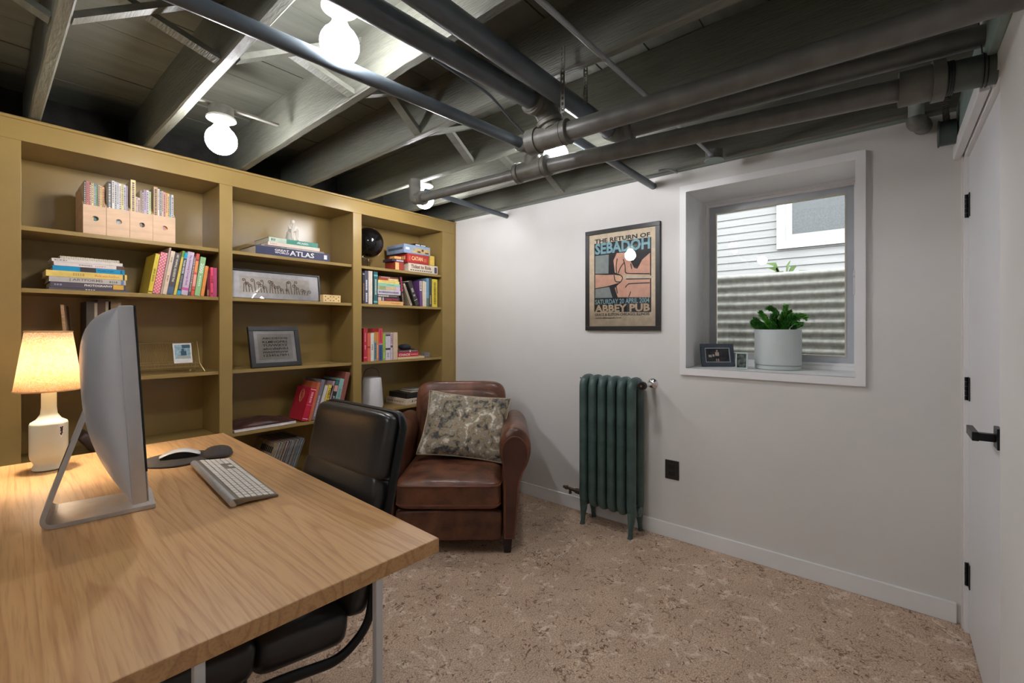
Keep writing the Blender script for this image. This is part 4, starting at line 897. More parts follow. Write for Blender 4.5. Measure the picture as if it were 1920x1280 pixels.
for si, ((ox, oy), pts) in enumerate(stems):
    P = fillet([Vector(p) + Vector((ox, oy, 0.215)) for p in pts], 0.03, 5); b = MB(); b.tube(P, 0.0045, 6)
    PL = []
    for a_, c_ in zip(P, P[1:]):
        kk = max(1, int((c_ - a_).length / 0.004))
        for q in range(kk): PL.append((a_.lerp(c_, q / kk), (c_ - a_).normalized()))
    for q, (p, t_) in enumerate(PL):
        if p.z < 0.224: continue
        for m_ in range(5):
            a = q * 0.9 + m_ * math.pi * 0.4; o1 = t_.orthogonal().normalized(); o2 = t_.cross(o1); dd = (o1 * math.cos(a) + o2 * math.sin(a)); ln = random.uniform(0.014, 0.021)
            tip = p + dd * ln + t_ * ln * 0.7; side = t_.cross(dd) * 0.0065; mid = p + dd * ln * 0.55
            V = [b.bm.verts.new(x_) for x_ in (p, mid + side, tip, mid - side, mid + t_ * 0.004)]
            b.bm.faces.new((V[0], V[1], V[4])); b.bm.faces.new((V[1], V[2], V[4])); b.bm.faces.new((V[2], V[3], V[4])); b.bm.faces.new((V[3], V[0], V[4])); b.bm.faces.new((V[0], V[3], V[2], V[1]))
    b.build('stem', GR[si % 2], pot)
def small_frame(name, lab, p, rz, w_, h_, fw_, mat, back, leanA=R(-12)):
    t = thing(name, lab, 'picture frame', p, rot=Matrix.Rotation(rz, 4, 'Z').to_euler())
    t.rotation_euler = (Matrix.Rotation(rz, 3, 'Z') @ Matrix.Rotation(leanA, 3, 'X')).to_euler()
    b = MB()
    for x0, x1, z0, z1 in ((-w_ / 2, w_ / 2, h_ - fw_, h_), (-w_ / 2, w_ / 2, 0, fw_), (-w_ / 2, -w_ / 2 + fw_, fw_, h_ - fw_), (w_ / 2 - fw_, w_ / 2, fw_, h_ - fw_)): b.box(x0, x1, -0.008, 0.006, z0, z1, 0.002)
    fr = b.build('frame', mat, t)
    MB().box(-w_ / 2 + 0.002, w_ / 2 - 0.002, 0.0062, 0.009, 0.002, h_ - 0.002).build('backing', INK, t)
    return t
q0, q1 = on_z(1316, 687, 1.0665), on_z(1378, 687, 1.0665)
fr = small_frame('photo_frame', 'dark blue-grey framed photograph on the left of the window sill', ((q0.x + q1.x) / 2, (q0.y + q1.y) / 2, 1.0668), math.atan2(q1.y - q0.y, q1.x - q0.x), (q1 - q0).length, 0.145, 0.026, M('slate_frame', (70, 80, 92), 0.35, var=0.15, scale=20), None)
hwp = (q1 - q0).length / 2 - 0.026
ring_ = MB()
for x0, x1, z0, z1 in ((-hwp, hwp, 0.115, 0.119), (-hwp, hwp, 0.026, 0.030), (-hwp, -hwp + 0.004, 0.030, 0.115), (hwp - 0.004, hwp, 0.030, 0.115)): ring_.box(x0, x1, -0.006, 0.004, z0, z1)
ring_.build('inner_lip', M('silver_lip', (190, 196, 202), 0.3, metal=0.5), fr)
ph = MB().box(-hwp, hwp, 0.002, 0.006, 0.028, 0.117).build('photograph', M('dark_photo', (52, 50, 54), 0.4, var=0.5, scale=25), fr)
marks(ph, [(-0.012, 0.012, 0.068, 0.092)], 0.0017, col((206, 190, 172)), 'printed_shirt'); marks(ph, [(-0.011, 0.011, 0.05, 0.068)], 0.0017, col((38, 34, 36)), 'printed_shorts')
marks(ph, [(-0.009, -0.003, 0.034, 0.05), (0.003, 0.009, 0.034, 0.05), (-0.005, 0.005, 0.094, 0.106)], 0.0017, col((200, 168, 146)), 'printed_skin'); marks(ph, [(-0.055, -0.035, 0.06, 0.075), (-0.03, -0.018, 0.064, 0.078)], 0.0017, col((186, 182, 176)), 'printed_highlight')
q0, q1 = on_z(1379, 691, 1.0665), on_z(1402, 692, 1.0665)
fr = small_frame('glass_photo_frame', 'tiny clear glass photo frame beside the dark framed photograph', ((q0.x + q1.x) / 2, (q0.y + q1.y) / 2, 1.0668), math.atan2(q1.y - q0.y, q1.x - q0.x), (q1 - q0).length, 0.098, 0.008, M('green_glass_edge', (196, 212, 204), 0.15, var=0.03), None, R(-6))
w_ = (q1 - q0).length / 2 - 0.008
MB().box(-w_, w_, 0.001, 0.006, 0.008, 0.09).build('photograph', M('grey_photo', (88, 100, 96), 0.4, var=0.6, scale=45), fr)

# ------------------------------------------------------------ books and other things on the shelves
def book_parts(t, th, h, dp, rgb, pagergb=None, rough=0.4, soft=False):
    m = col(rgb, rough); c = 0.0012 if soft else 0.0022; e = 0.0 if soft else 0.003
    b = MB(); b.box(0, th, 0, c, 0, h); b.box(0, c, c, dp, 0, h); b.box(th - c, th, c, dp, 0, h); cv = b.build('cover', m, t)
    MB().box(c + 0.0002, th - c - 0.0002, c + 0.0003, dp - 0.002 - e, e, h - e).build('pages', PAGE, t)
    return cv
def spine_text(t, txt, th, z0, z1, rgb, hfrac=0.55, xc=0.5, bold=0.02):
    lettering(t, txt, (th * xc, -0.0005, (z0 + z1) / 2), abs(z1 - z0), th * hfrac, col(rgb), (0, R(90), 0), bold)
def decorate(t, th, h, items):
    for it in items or ():
        if it[0] == 'T': spine_text(t, it[1], th, h * it[2], h * it[3], it[4], it[5] if len(it) > 5 else 0.55, it[6] if len(it) > 6 else 0.5)
        elif it[0] == 'B': marks(t, [(0.0006, th - 0.0006, h * it[1], h * it[2])], -0.0003, col(it[3]), 'colour_band')
        elif it[0] == 'D':       # dashes standing for print too small to read
            z = h * it[1]; sg = []
            while z < h * it[2]:
                l = random.uniform(0.003, 0.008); sg.append((th * (0.5 - it[4] / 2), th * (0.5 + it[4] / 2), z, z + l)); z += l + 0.0035
            marks(t, sg, -0.0006, col(it[3]))
        elif it[0] == 'P':       # small pattern of chevrons
            sg = []; nz_ = 26; nx_ = 4
            for a in range(nz_):
                for c in range(nx_):
                    if (a + c) % 2 == 0: sg.append((th * (c + 0.1) / nx_, th * (c + 0.8) / nx_, h * (a + 0.15) / nz_, h * (a + 0.7) / nz_))
            marks(t, sg, -0.0006, col(it[1]))
def standing(Y, shelf, ub0, ub1, ut0, vt, rgb, lab, items=None, dp=0.17, group=None, name='book', soft=False, minx=None, gap=0.0006):
    x0 = on_y(ub0, 600, Y).x; x1 = on_y(ub1, 600, Y).x; tp = on_y(ut0, vt, Y); dx = tp.x - x0; hz = tp.z - shelf
    a = math.atan2(dx, hz); h = math.hypot(dx, hz); th = (x1 - x0) * math.cos(a) - gap
    if a > 0: h = h - th * math.sin(a) / max(0.2, math.cos(a))
    t = thing(name, lab, 'book', (x0 if a >= 0 else x0 + 0.0, Y, shelf + 0.0004 + (th * math.sin(a) if a > 0 else 0)), rot=(0, a, 0), group=group)
    book_parts(t, th, h, dp, rgb, soft=soft); decorate(t, th, h, items); return t
def lying(Y, z, u0, u1, th, rgb, lab, items=None, dp=0.2, group=None, name='book', dy=0.0, rz=0.0):
    x0 = on_y(u0, 600, Y).x; x1 = on_y(u1, 600, Y).x; h = x1 - x0
    t = thing(name, lab, 'book', (x1, Y + dy, z), rot=(0, R(-90), rz), group=group)
    book_parts(t, th - 0.0006, h, dp, rgb); decorate(t, th - 0.0006, h, items); return t
YS = YB + 0.026
# ---- left bay, upper shelf: four plywood magazine files with magazines
u = [155.5, 199.5, 243.5, 286.8, 329]
fx_ = [on_y(q, 430, YS).x for q in u]; zs = SZ[0]
fl = ['leftmost', 'second from left', 'third from left', 'rightmost']
mags = [[((64, 60, 58), .5), ((206, 120, 112), .8), ((126, 70, 62), .5), ((230, 214, 150), .6), ((104, 124, 138), .6), ((112, 168, 104), .5), ((214, 172, 160), .5), ((222, 196, 96), .5), ((216, 156, 104), .6)],
        [((44, 42, 42), 1.0), ((222, 218, 206), .6), ((196, 196, 192), .5), ((206, 206, 208), .5), ((232, 226, 214), .5), ((220, 206, 120), .5), ((204, 204, 214), .5), ((150, 140, 150), .5)],
        [((222, 196, 138), 1.3), ((216, 190, 180), .5), ((206, 176, 166), .6), ((168, 144, 120), .5), ((96, 70, 66), .5), ((188, 168, 196), .7), ((226, 214, 222), .6), ((196, 214, 150), .6)],
        [((196, 156, 108), 1.1), ((226, 222, 214), .5), ((84, 84, 92), .5), ((206, 182, 160), .5), ((214, 150, 140), .6), ((232, 176, 108), .6), ((236, 196, 120), .5), ((110, 158, 178), .5), ((222, 214, 206), .6)]]
mtop = [[342, 343, 344, 344, 345, 346, 346, 347, 348], [344, 341, 342, 343, 344, 344, 345, 346], [341, 371, 372, 358, 359, 355, 355, 357], [354, 357, 358, 360, 361, 362, 362, 363, 363]]
CN = {0: 'dark', 1: 'pink', 2: 'maroon', 3: 'cream', 4: 'slate', 5: 'green', 6: 'rose', 7: 'yellow', 8: 'orange'}
for k in range(4):
    x0, x1 = fx_[k] + 0.0005, fx_[k + 1] - 0.0005; wf = x1 - x0; t = thing('magazine_file', 'birch plywood magazine file with round finger hole, %s of the four' % fl[k], 'magazine file', (x0, YS, zs + 0.0003), group='plywood magazine files')
    c = 0.004; hf, hb, dp = 0.142, 0.245, 0.25
    # front with a round hole
    b = MB(); n = 24; cx, cz, r_ = wf * 0.52, 0.078, 0.0125
    outer = []
    for q in range(n):
        a = 2 * math.pi * q / n; ca, sa = math.cos(a), math.sin(a); s_ = min((wf - cx if ca > 0 else cx) / max(1e-6, abs(ca)), (hf - cz if sa > 0 else cz) / max(1e-6, abs(sa))); outer.append((cx + ca * s_, cz + sa * s_))
    inner = [(cx + r_ * math.cos(2 * math.pi * q / n), cz + r_ * math.sin(2 * math.pi * q / n)) for q in range(n)]
    for cc in ((0, 0), (wf, 0), (wf, hf), (0, hf)):
        i_ = min(range(n), key=lambda q: (outer[q][0] - cc[0]) ** 2 + (outer[q][1] - cc[1]) ** 2); outer[i_] = cc
    R4 = [[b.bm.verts.new((p[0], y_, p[1])) for p in P] for P, y_ in ((outer, 0), (inner, 0), (inner, c), (outer, c))]
    for A, B in zip(R4, R4[1:] + R4[:1]):
        for q in range(n): b.bm.faces.new((A[q], A[(q + 1) % n], B[(q + 1) % n], B[q]))
    b.build('front_panel', PLY, t)
    for nm, xx in (('side_panel', 0), ('side_panel', wf - c)):
        b = MB(); A = [(0, 0), (dp, 0), (dp, hb), (0.14, hb), (0.012, hf + 0.012), (0.0, hf)]
        V0 = [b.bm.verts.new((xx, c + 0.0001 + p[0], p[1])) for p in A]; V1 = [b.bm.verts.new((xx + c, c + 0.0001 + p[0], p[1])) for p in A]
        b.bm.faces.new(V0); b.bm.faces.new(list(reversed(V1)))
        for q in range(6): b.bm.faces.new((V0[(q + 1) % 6], V0[q], V1[q], V1[(q + 1) % 6]))
        b.build(nm, PLY, t)
    MB().box(c, wf - c, c + 0.001, dp, 0, c).build('bottom_panel', PLY, t); MB().box(c, wf - c, dp - c + 0.004, dp + 0.004, c, hb).build('back_panel', PLY, t)
    tot = sum(m_[1] for m_ in mags[k]); x = x0 + c + 0.001; avail = wf - 2 * c - 0.002
    for q, (rgb, wt) in enumerate(mags[k]):
        th = avail * wt / tot; ht = on_y((u[k] + u[k + 1]) / 2, mtop[k][q], YS + 0.02).z - zs - 0.006
        o = thing('magazine', '%s-spined magazine, %s from left in the %s plywood file' % ({(64, 60, 58): 'dark', (44, 42, 42): 'black'}.get(rgb, ['pale', 'coloured'][rgb[0] - rgb[2] > 40]), ORD[q], fl[k].split()[0]), 'magazine', (x, YS + 0.010 + random.uniform(0, 0.006), zs + 0.006), group='magazines in the plywood files')
        MB().box(0, th - 0.0005, 0, 0.002, 0, ht).build('spine', col(rgb), o); MB().box(0.0003, th - 0.0008, 0.0021, 0.20, 0.001, ht - 0.001).build('pages', PAGE, o)
        decorate(o, th - 0.0005, ht, [('D', 0.35, 0.95, (70, 60, 60) if sum(rgb) > 400 else (220, 214, 200), 0.45)] if q % 2 == 0 else [('D', 0.6, 0.98, (120, 90, 90), 0.4)]); x += th
# ---- left bay, second shelf: stack of art books
zs = SZ[1] + 0.0004; z = zs; G = 'stack of art books'
Lst = [(92, 242.5, 0.012, (92, 88, 92), 'thin charcoal book at the bottom of the art book stack', [('D', .45, .55, (210, 206, 196), .4)]),
       (94.4, 236, 0.026, (88, 80, 92), 'dark purple book lettered PHOTOGRAPHY in the art book stack', [('T', 'PHOTOGRAPHY', .57, .19, (240, 236, 228), .42, .6), ('B', .18, .03, (222, 176, 76)), ('D', .86, .95, (170, 160, 190), .3)]),
       (92, 236, 0.025, (196, 190, 184), 'grey book lettered ARTFORMS in the art book stack', [('T', '| ARTFORMS', .75, .32, (110, 104, 100), .62), ('D', .12, .24, (120, 114, 110), .4), ('B', .03, .07, (104, 128, 170))]),
       (86, 238, 0.029, (238, 208, 112), 'yellow book with orange lettering in the art book stack', [('T', 'Made with FontFont', .42, .10, (226, 150, 96), .42), ('B', .03, .055, (60, 54, 40)), ('D', .55, .68, (200, 170, 90), .5)]),
       (99, 234, 0.0235, (0, 150, 200), 'bright blue book lettered ART DIRECTION in the art book stack', [('B', .42, .64, (50, 44, 44)), ('T', 'ART DIRECTION', .63, .43, (240, 236, 230), .4), ('T', 'EXPLAINED, AT LAST!', .40, .16, (10, 70, 104), .38), ('T', 'K', .06, .03, (16, 30, 40), .8)]),
       (101, 233, 0.019, (232, 222, 216), 'white book with small dark lettering near the top of the art stack', [('T', 'DESIGN', .66, .48, (120, 50, 50), .3), ('D', .28, .42, (214, 150, 120), .2), ('B', .0, .12, (96, 70, 64))]),
       (97, 230, 0.0155, (230, 222, 214), 'plain off-white book second from the top of the art stack', [('D', .80, .96, (170, 150, 150), .4)]),
       (113, 224, 0.0135, (222, 214, 190), 'plaid notebook on top of the art book stack', [('P', (150, 140, 116))])]
for q, (u0, u1, th, rgb, lab, it) in enumerate(Lst):
    lying(YS + 0.002, z, u0, u1, th, rgb, lab, it, dp=0.235 - q * 0.006, group=G, dy=random.uniform(0, 0.006)); z += th
# ---- left bay, second shelf: leaning row
G = 'leaning row of design books'; Y = YS
row = [(277, 285.6, 292.5, 475, (226, 202, 66), 'fat yellow book at the left end of the leaning row', [('T', 'SAVE GOOD', .62, .30, (40, 34, 20), .5), ('B', .04, .06, (60, 50, 20))], .21),
       (286.2, 299.6, 302.5, 472, (226, 116, 128), 'pink patterned book in the leaning row', [('P', (246, 222, 222))], .19),
       (300.2, 304.2, 318, 464, (190, 164, 148), 'thin tall taupe book behind the cream one in the leaning row', None, .23),
       (304.6, 312.6, 321.6, 470, (230, 208, 182), 'cream book lettered ACNE in the leaning row', [('T', 'ACNE', .86, .74, (110, 80, 60), .4), ('D', .30, .44, (140, 110, 90), .3)], .2),
       (313, 324.8, 329, 473, (84, 80, 86), 'dark grey advertising book in the leaning row', [('T', 'HEY WHIPPLE, SQUEEZE THIS', .96, .30, (236, 226, 190), .42), ('B', .0, .18, (80, 98, 128))], .2),
       (325.4, 330.8, 343, 470, (222, 200, 92), 'thin yellow-green book in the leaning row', [('B', .86, 1., (104, 170, 72))], .19),
       (331.4, 338.8, 346, 473, (66, 76, 84), 'black and cyan book in the leaning row', [('B', .86, 1., (40, 168, 204)), ('B', 0., .1, (40, 168, 204)), ('T', 'THE IDEA WRITERS', .83, .5, (240, 240, 236), .5), ('D', .15, .46, (150, 150, 150), .5)], .19),
       (339.4, 352, 353, 471, (206, 190, 206), 'lavender advertising concept book in the leaning row', [('T', 'The Advertising Concept Book', .93, .22, (146, 80, 150), .42), ('B', .11, .17, (206, 90, 160))], .2),
       (352.5, 357.2, 364, 480, (92, 78, 92), 'thin dark striped book in the leaning row', [('D', .1, .95, (206, 180, 170), .6)], .18),
       (357.8, 364, 369, 475, (216, 92, 72), 'red and orange book in the leaning row', [('B', .55, .82, (234, 150, 84)), ('B', .22, .5, (240, 170, 150)), ('B', .84, .855, (70, 20, 20)), ('B', .12, .135, (70, 20, 20))], .18),
       (364.6, 375, 377, 481, (150, 196, 138), 'pale green book lettered 2000 in the leaning row', [('T', '2000', .84, .58, (240, 244, 234), .62), ('D', .25, .5, (210, 230, 204), .3)], .18),
       (376, 382.6, 385.3, 498, (228, 148, 72), 'small orange book in the leaning row', None, .16)]
for ub0, ub1, ut0, vt, rgb, lab, it, dp in row: standing(Y, SZ[1], ub0, ub1, ut0, vt, rgb, lab, it, dp, G)
standing(Y + 0.02, SZ[1], 388, 394.2, 388.2, 512, (120, 40, 56), 'small dark red book between the orange and pink ones', [('B', .05, .3, (150, 120, 90))], .14, G)
standing(Y, SZ[1], 394.6, 400.2, 394.8, 501, (236, 84, 116), 'upright hot pink book near the right of the row', [('D', .5, .72, (110, 20, 40), .4), ('B', .47, .49, (110, 20, 40)), ('D', .05, .1, (110, 20, 40), .5)], .15, G)
standing(Y, SZ[1], 400.6, 406.8, 400.7, 502, (196, 84, 128), 'upright magenta book at the right end of the row', None, .15, G)
# ---- left bay, third shelf: boards behind the lamp, wire rack, instant photo
zs = SZ[2] + 0.0004
p = on_y(137, 600, 3.2)
t = thing('leaning_board', 'tan wooden board leaning behind the lamp shade', 'board', (p.x, 3.20, zs), rot=(R(-4), 0, R(80)))
MB().box(-0.11, 0.11, 0, 0.012, 0, 0.37, 0.002).build('panel', M('tan_board', (176, 140, 102), 0.6, var=0.2, scale=20, stretch=(1, 1, 4)), t); MB().box(-0.11, 0.11, -0.003, -0.0003, 0.0, 0.02).build('edge_strip', PLY, t)
for q, (uu, vt, rgb, lab) in enumerate(((172, 565, (70, 62, 52), 'dark grey upright binder half hidden by the computer'), (193, 562, (88, 62, 42), 'brown upright binder half hidden by the computer'), (217, 565, (150, 128, 96), 'tan upright binder half hidden by the computer'))):
    pt = on_y(uu, vt, 3.12); t = thing('binder', lab, 'binder', (pt.x - 0.02, 3.12, zs), group='binders behind the computer')
    h_ = pt.z - zs; book_parts(t, 0.042, h_, 0.2, rgb); marks(t, [(0.030, 0.041, h_ * 0.5, h_ * 0.98)], -0.0006, col((176, 164, 140)), 'label_strip')
x0, x1 = on_y(240, 690, 3.10).x, on_y(378, 690, 3.10).x
rk = thing('wire_letter_rack', 'brass wire rack with many thin slots on the third shelf', 'rack', (x0, 3.10, zs)); Wd = x1 - x0
zlow, zmid = 0.028, 0.058
b = MB()
for y_, z_ in ((0.0, zlow + 0.004), (0.02, zmid - 0.008), (0.11, zmid + 0.11), (0.09, zlow + 0.03)): b.tube([(0, y_, z_), (Wd - 0.012, y_, z_)], 0.0017, 6)
b.build('rail', BRASS, rk)
wm = None; n = 44
for q in range(n):
    xq = 0.006 + (Wd - 0.024) * q / (n - 1)
    if wm is None:
        o = MB().tube(fillet([(0, 0.0, zlow + 0.004), (0, 0.02, zmid - 0.008), (0, 0.035, zmid - 0.004), (0, 0.11, zmid + 0.11)], 0.006, 3), 0.0014, 5).build('wire', BRASS, rk); wm = o.data
    else: o = bpy.data.objects.new('wire', wm); C.objects.link(o); o.parent = rk
    o.location = (xq, 0, 0)
for xq in (0.0, Wd - 0.006): 
    MB().tube(fillet([(xq + 0.016, -0.022, 0.002), (xq, 0.012, zmid - 0.01), (xq + 0.012, 0.11, zmid + 0.115)], 0.012, 4), 0.0022, 6).build('end_leg', BRASS, rk, smooth=True)
    MB().tube([(xq, 0.10, 0.002), (xq, 0.09, zlow + 0.03)], 0.0022, 6).build('rear_leg', BRASS, rk, smooth=True)
p = on_y(328, 640, 3.105); pa = on_y(363, 640, 3.105); pz = on_y(330, 682, 3.105).z; wpo = pa.x - p.x; hpo = on_y(345, 643, 3.105).z - pz
t = thing('instant_photo', 'white-bordered instant photo propped on the brass wire rack', 'photo', ((p.x + pa.x) / 2, 3.1215, pz + 0.002), rot=(R(-17), 0, 0))
MB().box(-wpo / 2, wpo / 2, -0.0015, 0, 0, hpo).build('card', PAPER, t)
im_ = MB().box(-wpo * 0.42, wpo * 0.42, -0.0019, -0.0015, hpo * 0.22, hpo * 0.93).build('picture', M('photo_blue', (150, 184, 196), 0.4, var=0.25, scale=60), t)
marks(im_, [(-wpo * .1, wpo * .2, hpo * .38, hpo * .6), (-wpo * .02, wpo * .42, hpo * .75, hpo * .93), (-wpo * .06, wpo * .08, hpo * .6, hpo * .72)], -0.0021, col((40, 84, 104)), 'dark_shape'); marks(im_, [(-wpo * .3, wpo * .42, hpo * .23, hpo * .36)], -0.0021, col((170, 176, 168)), 'ground_shape')
t = thing('brass_ball', 'tiny brass ball on the shelf under the wire rack', 'ball', (on_y(360, 692, 3.10).x, 3.13, zs + 0.0075)); MB().lathe([(0.0005, -0.007)] + [(0.007 * math.sin(a), -0.007 * math.cos(a)) for a in (math.pi * q / 8 for q in range(1, 8))] + [(0.0005, 0.007)], n=12).build('ball', BRASS, t, smooth=True)
p = on_y(172, 815, 3.15); t = thing('leather_case', 'dark brown case leaning on the fourth shelf behind the computer', 'case', (p.x + 0.02, 3.15, SZ[3] + 0.012), rot=(0, R(-35), 0))
MB().sup((0, 0, 0.06), (0.05, 0.16, 0.12), 0.4, 0.4, 24, 12).build('body', M('dark_brown_case', (62, 46, 40), 0.5), t, smooth=True)
# ---- middle bay, upper shelf: atlas stack with statuette
zs = SZ[0] + 0.0004; z = zs; G = 'stack of large books under the statuette'
Ms = [(479.4, 618, 0.053, (52, 56, 88), 'thick navy atlas at the bottom of the middle stack', None, 0.27, 0.0),
      (490, 608, 0.012, (150, 138, 130), 'thin grey book on the navy atlas', [('D', .1, .6, (226, 220, 206), .4), ('D', .7, .95, (96, 84, 90), .5)], 0.25, 0.004),
      (503, 600, 0.022, (236, 222, 206), 'cream book under the green one in the middle stack', [('D', .82, .95, (210, 150, 150), .3)], 0.25, 0.004),
      (504.7, 597, 0.031, (62, 148, 124), 'green book lettered PICASSO at the top of the middle stack', [('B', .66, 1., (206, 220, 200)), ('T', '-PICASSO-', .45, .2, (240, 244, 236), .42), ('D', .88, .95, (50, 90, 80), .5)], 0.24, 0.006)]
for u0, u1, th, rgb, lab, it, dp, dy in Ms:
    o = lying(YS, z, u0, u1, th, rgb, lab, it, dp=dp, group=G, dy=dy)
    if th > 0.05:
        hA = on_y(u1, 600, YS).x - on_y(u0, 600, YS).x
        lettering(o, 'GREAT', (th * 0.70, -0.0006, hA * 0.672), hA * 0.185, 0.013, PAPER, (0, R(90), 0), 0.02); lettering(o, 'WORLD', (th * 0.40, -0.0006, hA * 0.672), hA * 0.185, 0.013, PAPER, (0, R(90), 0), 0.02)
        lettering(o, 'ATLAS', (th * 0.52, -0.0006, hA * 0.40), hA * 0.34, 0.033, PAPER, (0, R(90), 0), 0.02)
        marks(o, [(th * .25, th * .8, hA * .04, hA * .085)], -0.0006, PAPER, 'publisher_mark')
    z += th
p = on_y(547, 440, YS + 0.08)
t = thing('statuette', 'small white plaster statuette of a seated figure on the green book', 'statuette', (p.x, YS + 0.085, z + 0.0006), R(10)); t.scale = (1.18, 1.18, 1.22)
PLA = M('white_plaster', (236, 228, 214), 0.7, var=0.05)
b = MB(); b.lathe([(0.034, 0.0), (0.036, 0.004), (0.030, 0.012), (0.027, 0.04), (0.024, 0.052)], n=18)
for v in b.bm.verts: v.co += Vector((mnoise.noise(v.co * 60) * 0.004, mnoise.noise(v.co * 50 + Vector((3, 0, 0))) * 0.004, 0))
b.build('rock_seat', PLA, t, smooth=True)
b = MB(); rings = []
for z_, w_, d_, ox, oy in ((0.045, 0.026, 0.020, 0.004, 0.002), (0.06, 0.023, 0.018, 0.004, 0.0), (0.075, 0.024, 0.017, 0.003, -0.005), (0.088, 0.022, 0.014, 0.001, -0.009), (0.093, 0.010, 0.009, -0.001, -0.012), (0.097, 0.0075, 0.0085, -0.002, -0.015), (0.103, 0.010, 0.0115, -0.003, -0.017), (0.112, 0.011, 0.012, -0.003, -0.017), (0.119, 0.007, 0.008, -0.003, -0.016)):
    rings.append([Vector((ox + w_ * math.cos(a), oy + d_ * math.sin(a), z_)) for a in (2 * math.pi * q / 14 for q in range(14))])
b.loft(rings)
b.tube([(-0.019, -0.006, 0.085), (-0.024, -0.020, 0.066), (-0.012, -0.026, 0.064), (-0.003, -0.027, 0.098)], [0.0075, 0.006, 0.0055, 0.005], 8); b.tube([(0.023, -0.006, 0.085), (0.028, -0.016, 0.066), (0.014, -0.026, 0.058)], [0.0075, 0.0065, 0.005], 8)
for sx in (-1, 1): b.tube([(sx * 0.010, 0.0, 0.05), (sx * 0.015, -0.030, 0.056), (sx * 0.014, -0.028, 0.030), (sx * 0.014, -0.034, 0.008)], [0.011, 0.009, 0.007, 0.006], 8)
b.build('figure', PLA, t, smooth=True)
# ---- middle bay, second shelf: long fern print and domino box
zs = SZ[1] + 0.0006
YFp = 3.13
fp0, fp1 = on_y(408, 540, YFp), on_y(601, 566, YFp); wF = fp1.x - fp0.x; hF = 0.192
fr = thing('fern_print', 'long black framed print of curling fern shoots on the middle shelf', 'picture frame', (fp0.x + 0.0 if fp0.x > BAY[1][0] + 0.002 else BAY[1][0] + 0.002, YFp, zs), rot=(R(-9), 0, 0)); wF = fp1.x - fr.location.x
b = MB(); fw_ = 0.011
for a0, a1, c0, c1 in ((0, wF, hF - fw_, hF), (0, wF, 0, fw_ * 0.6), (0, fw_, fw_ * 0.6, hF - fw_), (wF - fw_, wF, fw_ * 0.6, hF - fw_)): b.box(a0, a1, -0.012, 0.012, c0, c1, 0.001)
b.build('frame', BLACKF, fr)
mt = MB().box(fw_, wF - fw_, -0.004, 0.010, fw_ * 0.6, hF - fw_).build('mat_board', col((222, 218, 216), 0.7), fr)
ix0, ix1, iz0_, iz1_ = 0.09, wF - 0.075, 0.042, hF - 0.042
MB().box(ix0, ix1, -0.0045, -0.0041, iz0_, iz1_).build('print', col((214, 204, 192), 0.7), mt)
BRN = col((92, 66, 54), 0.7); b = MB(); random.seed(11)
nf = 24
for q in range(nf):
    xb = ix0 + 0.02 + (ix1 - ix0 - 0.04) * q / (nf - 1); hh_ = random.uniform(0.35, 0.92) * (iz1_ - iz0_); sg = random.choice((-1, 1)); rr_ = random.uniform(0.009, 0.015); pts = [Vector((xb, -0.0049, iz0_ + 0.004)), Vector((xb + sg * 0.004, -0.0049, iz0_ + hh_ * 0.6))]
    cx_, cz_ = xb + sg * (0.004 + rr_), iz0_ + hh_ - rr_
    for m_ in range(16):
        a = (math.pi if sg > 0 else 0) - sg * m_ * 0.55; rq = rr_ * (1 - m_ / 17); pts.append(Vector((cx_ + rq * math.cos(a), -0.0049, cz_ + rq * math.sin(a))))
    b.tube(pts, [0.0024] * 4 + [0.0022] * (len(pts) - 4), 5, flat=(1, 0.12), up=(1, 0, 0))
b.build('fern_drawing', BRN, mt)
MB().box(fw_ * 0.8, wF - fw_ * 0.8, -0.0095, -0.0087, fw_ * 0.5, hF - fw_ * 0.8).build('pane', GLASSM, fr)
d0, d1 = on_y(606, 564, YS + 0.03), on_y(639, 566, YS + 0.03); wD = d1.x - d0.x
t = thing('domino_box', 'cream box shaped like a double-five domino beside the fern print', 'box', (d0.x, YS + 0.03, zs)); hD = 0.053
MB().box(0, wD, 0, 0.05, 0, hD, 0.003).build('box_body', M('cream_box', (232, 200, 140), 0.5, var=0.05), t)
b = MB()
for s_ in (0, 1):
    for a, c in ((.2, .2), (.8, .2), (.5, .5), (.2, .8), (.8, .8)): b.lathe([(0.0038, -0.0008), (0.0038, 0.0006)], (wD * (0.04 + 0.46 * s_ + 0.46 * a), 0, hD * (0.08 + 0.84 * c)), 12, 'y')
b.build('pips', col((40, 28, 20)), t); marks(t, [(wD * .495, wD * .505, hD * .05, hD * .95)], -0.0002, col((190, 150, 96)), 'centre_line')
# ---- middle bay, third shelf: framed alphabet
zs = SZ[2] + 0.0006; a0, a1 = on_y(470, 684, 3.09), on_y(566, 680, 3.09); wA = a1.x - a0.x; hA = 0.268
fr = thing('alphabet_print', 'dark framed alphabet print leaning on the middle shelf', 'picture frame', ((a0.x + a1.x) / 2, 3.09, zs), rot=(R(-13), 0, R(3))); fw_ = 0.028
b = MB()
for c0, c1, e0, e1 in ((-wA / 2, wA / 2, hA - fw_, hA), (-wA / 2, wA / 2, 0, fw_), (-wA / 2, -wA / 2 + fw_, fw_, hA - fw_), (wA / 2 - fw_, wA / 2, fw_, hA - fw_)): b.box(c0, c1, -0.014, 0.010, e0, e1, 0.0015)
b.build('frame', BLACKF, fr)
pr_ = MB().box(-wA / 2 + fw_, wA / 2 - fw_, -0.006, 0.008, fw_, hA - fw_).build('print', col((206, 202, 200), 0.7), fr)
MB().box(-wA / 2 + fw_ + 0.024, wA / 2 - fw_ - 0.024, -0.0066, -0.0061, fw_ + 0.02, hA - fw_ - 0.02).build('sheet', col((188, 178, 168), 0.7), pr_)
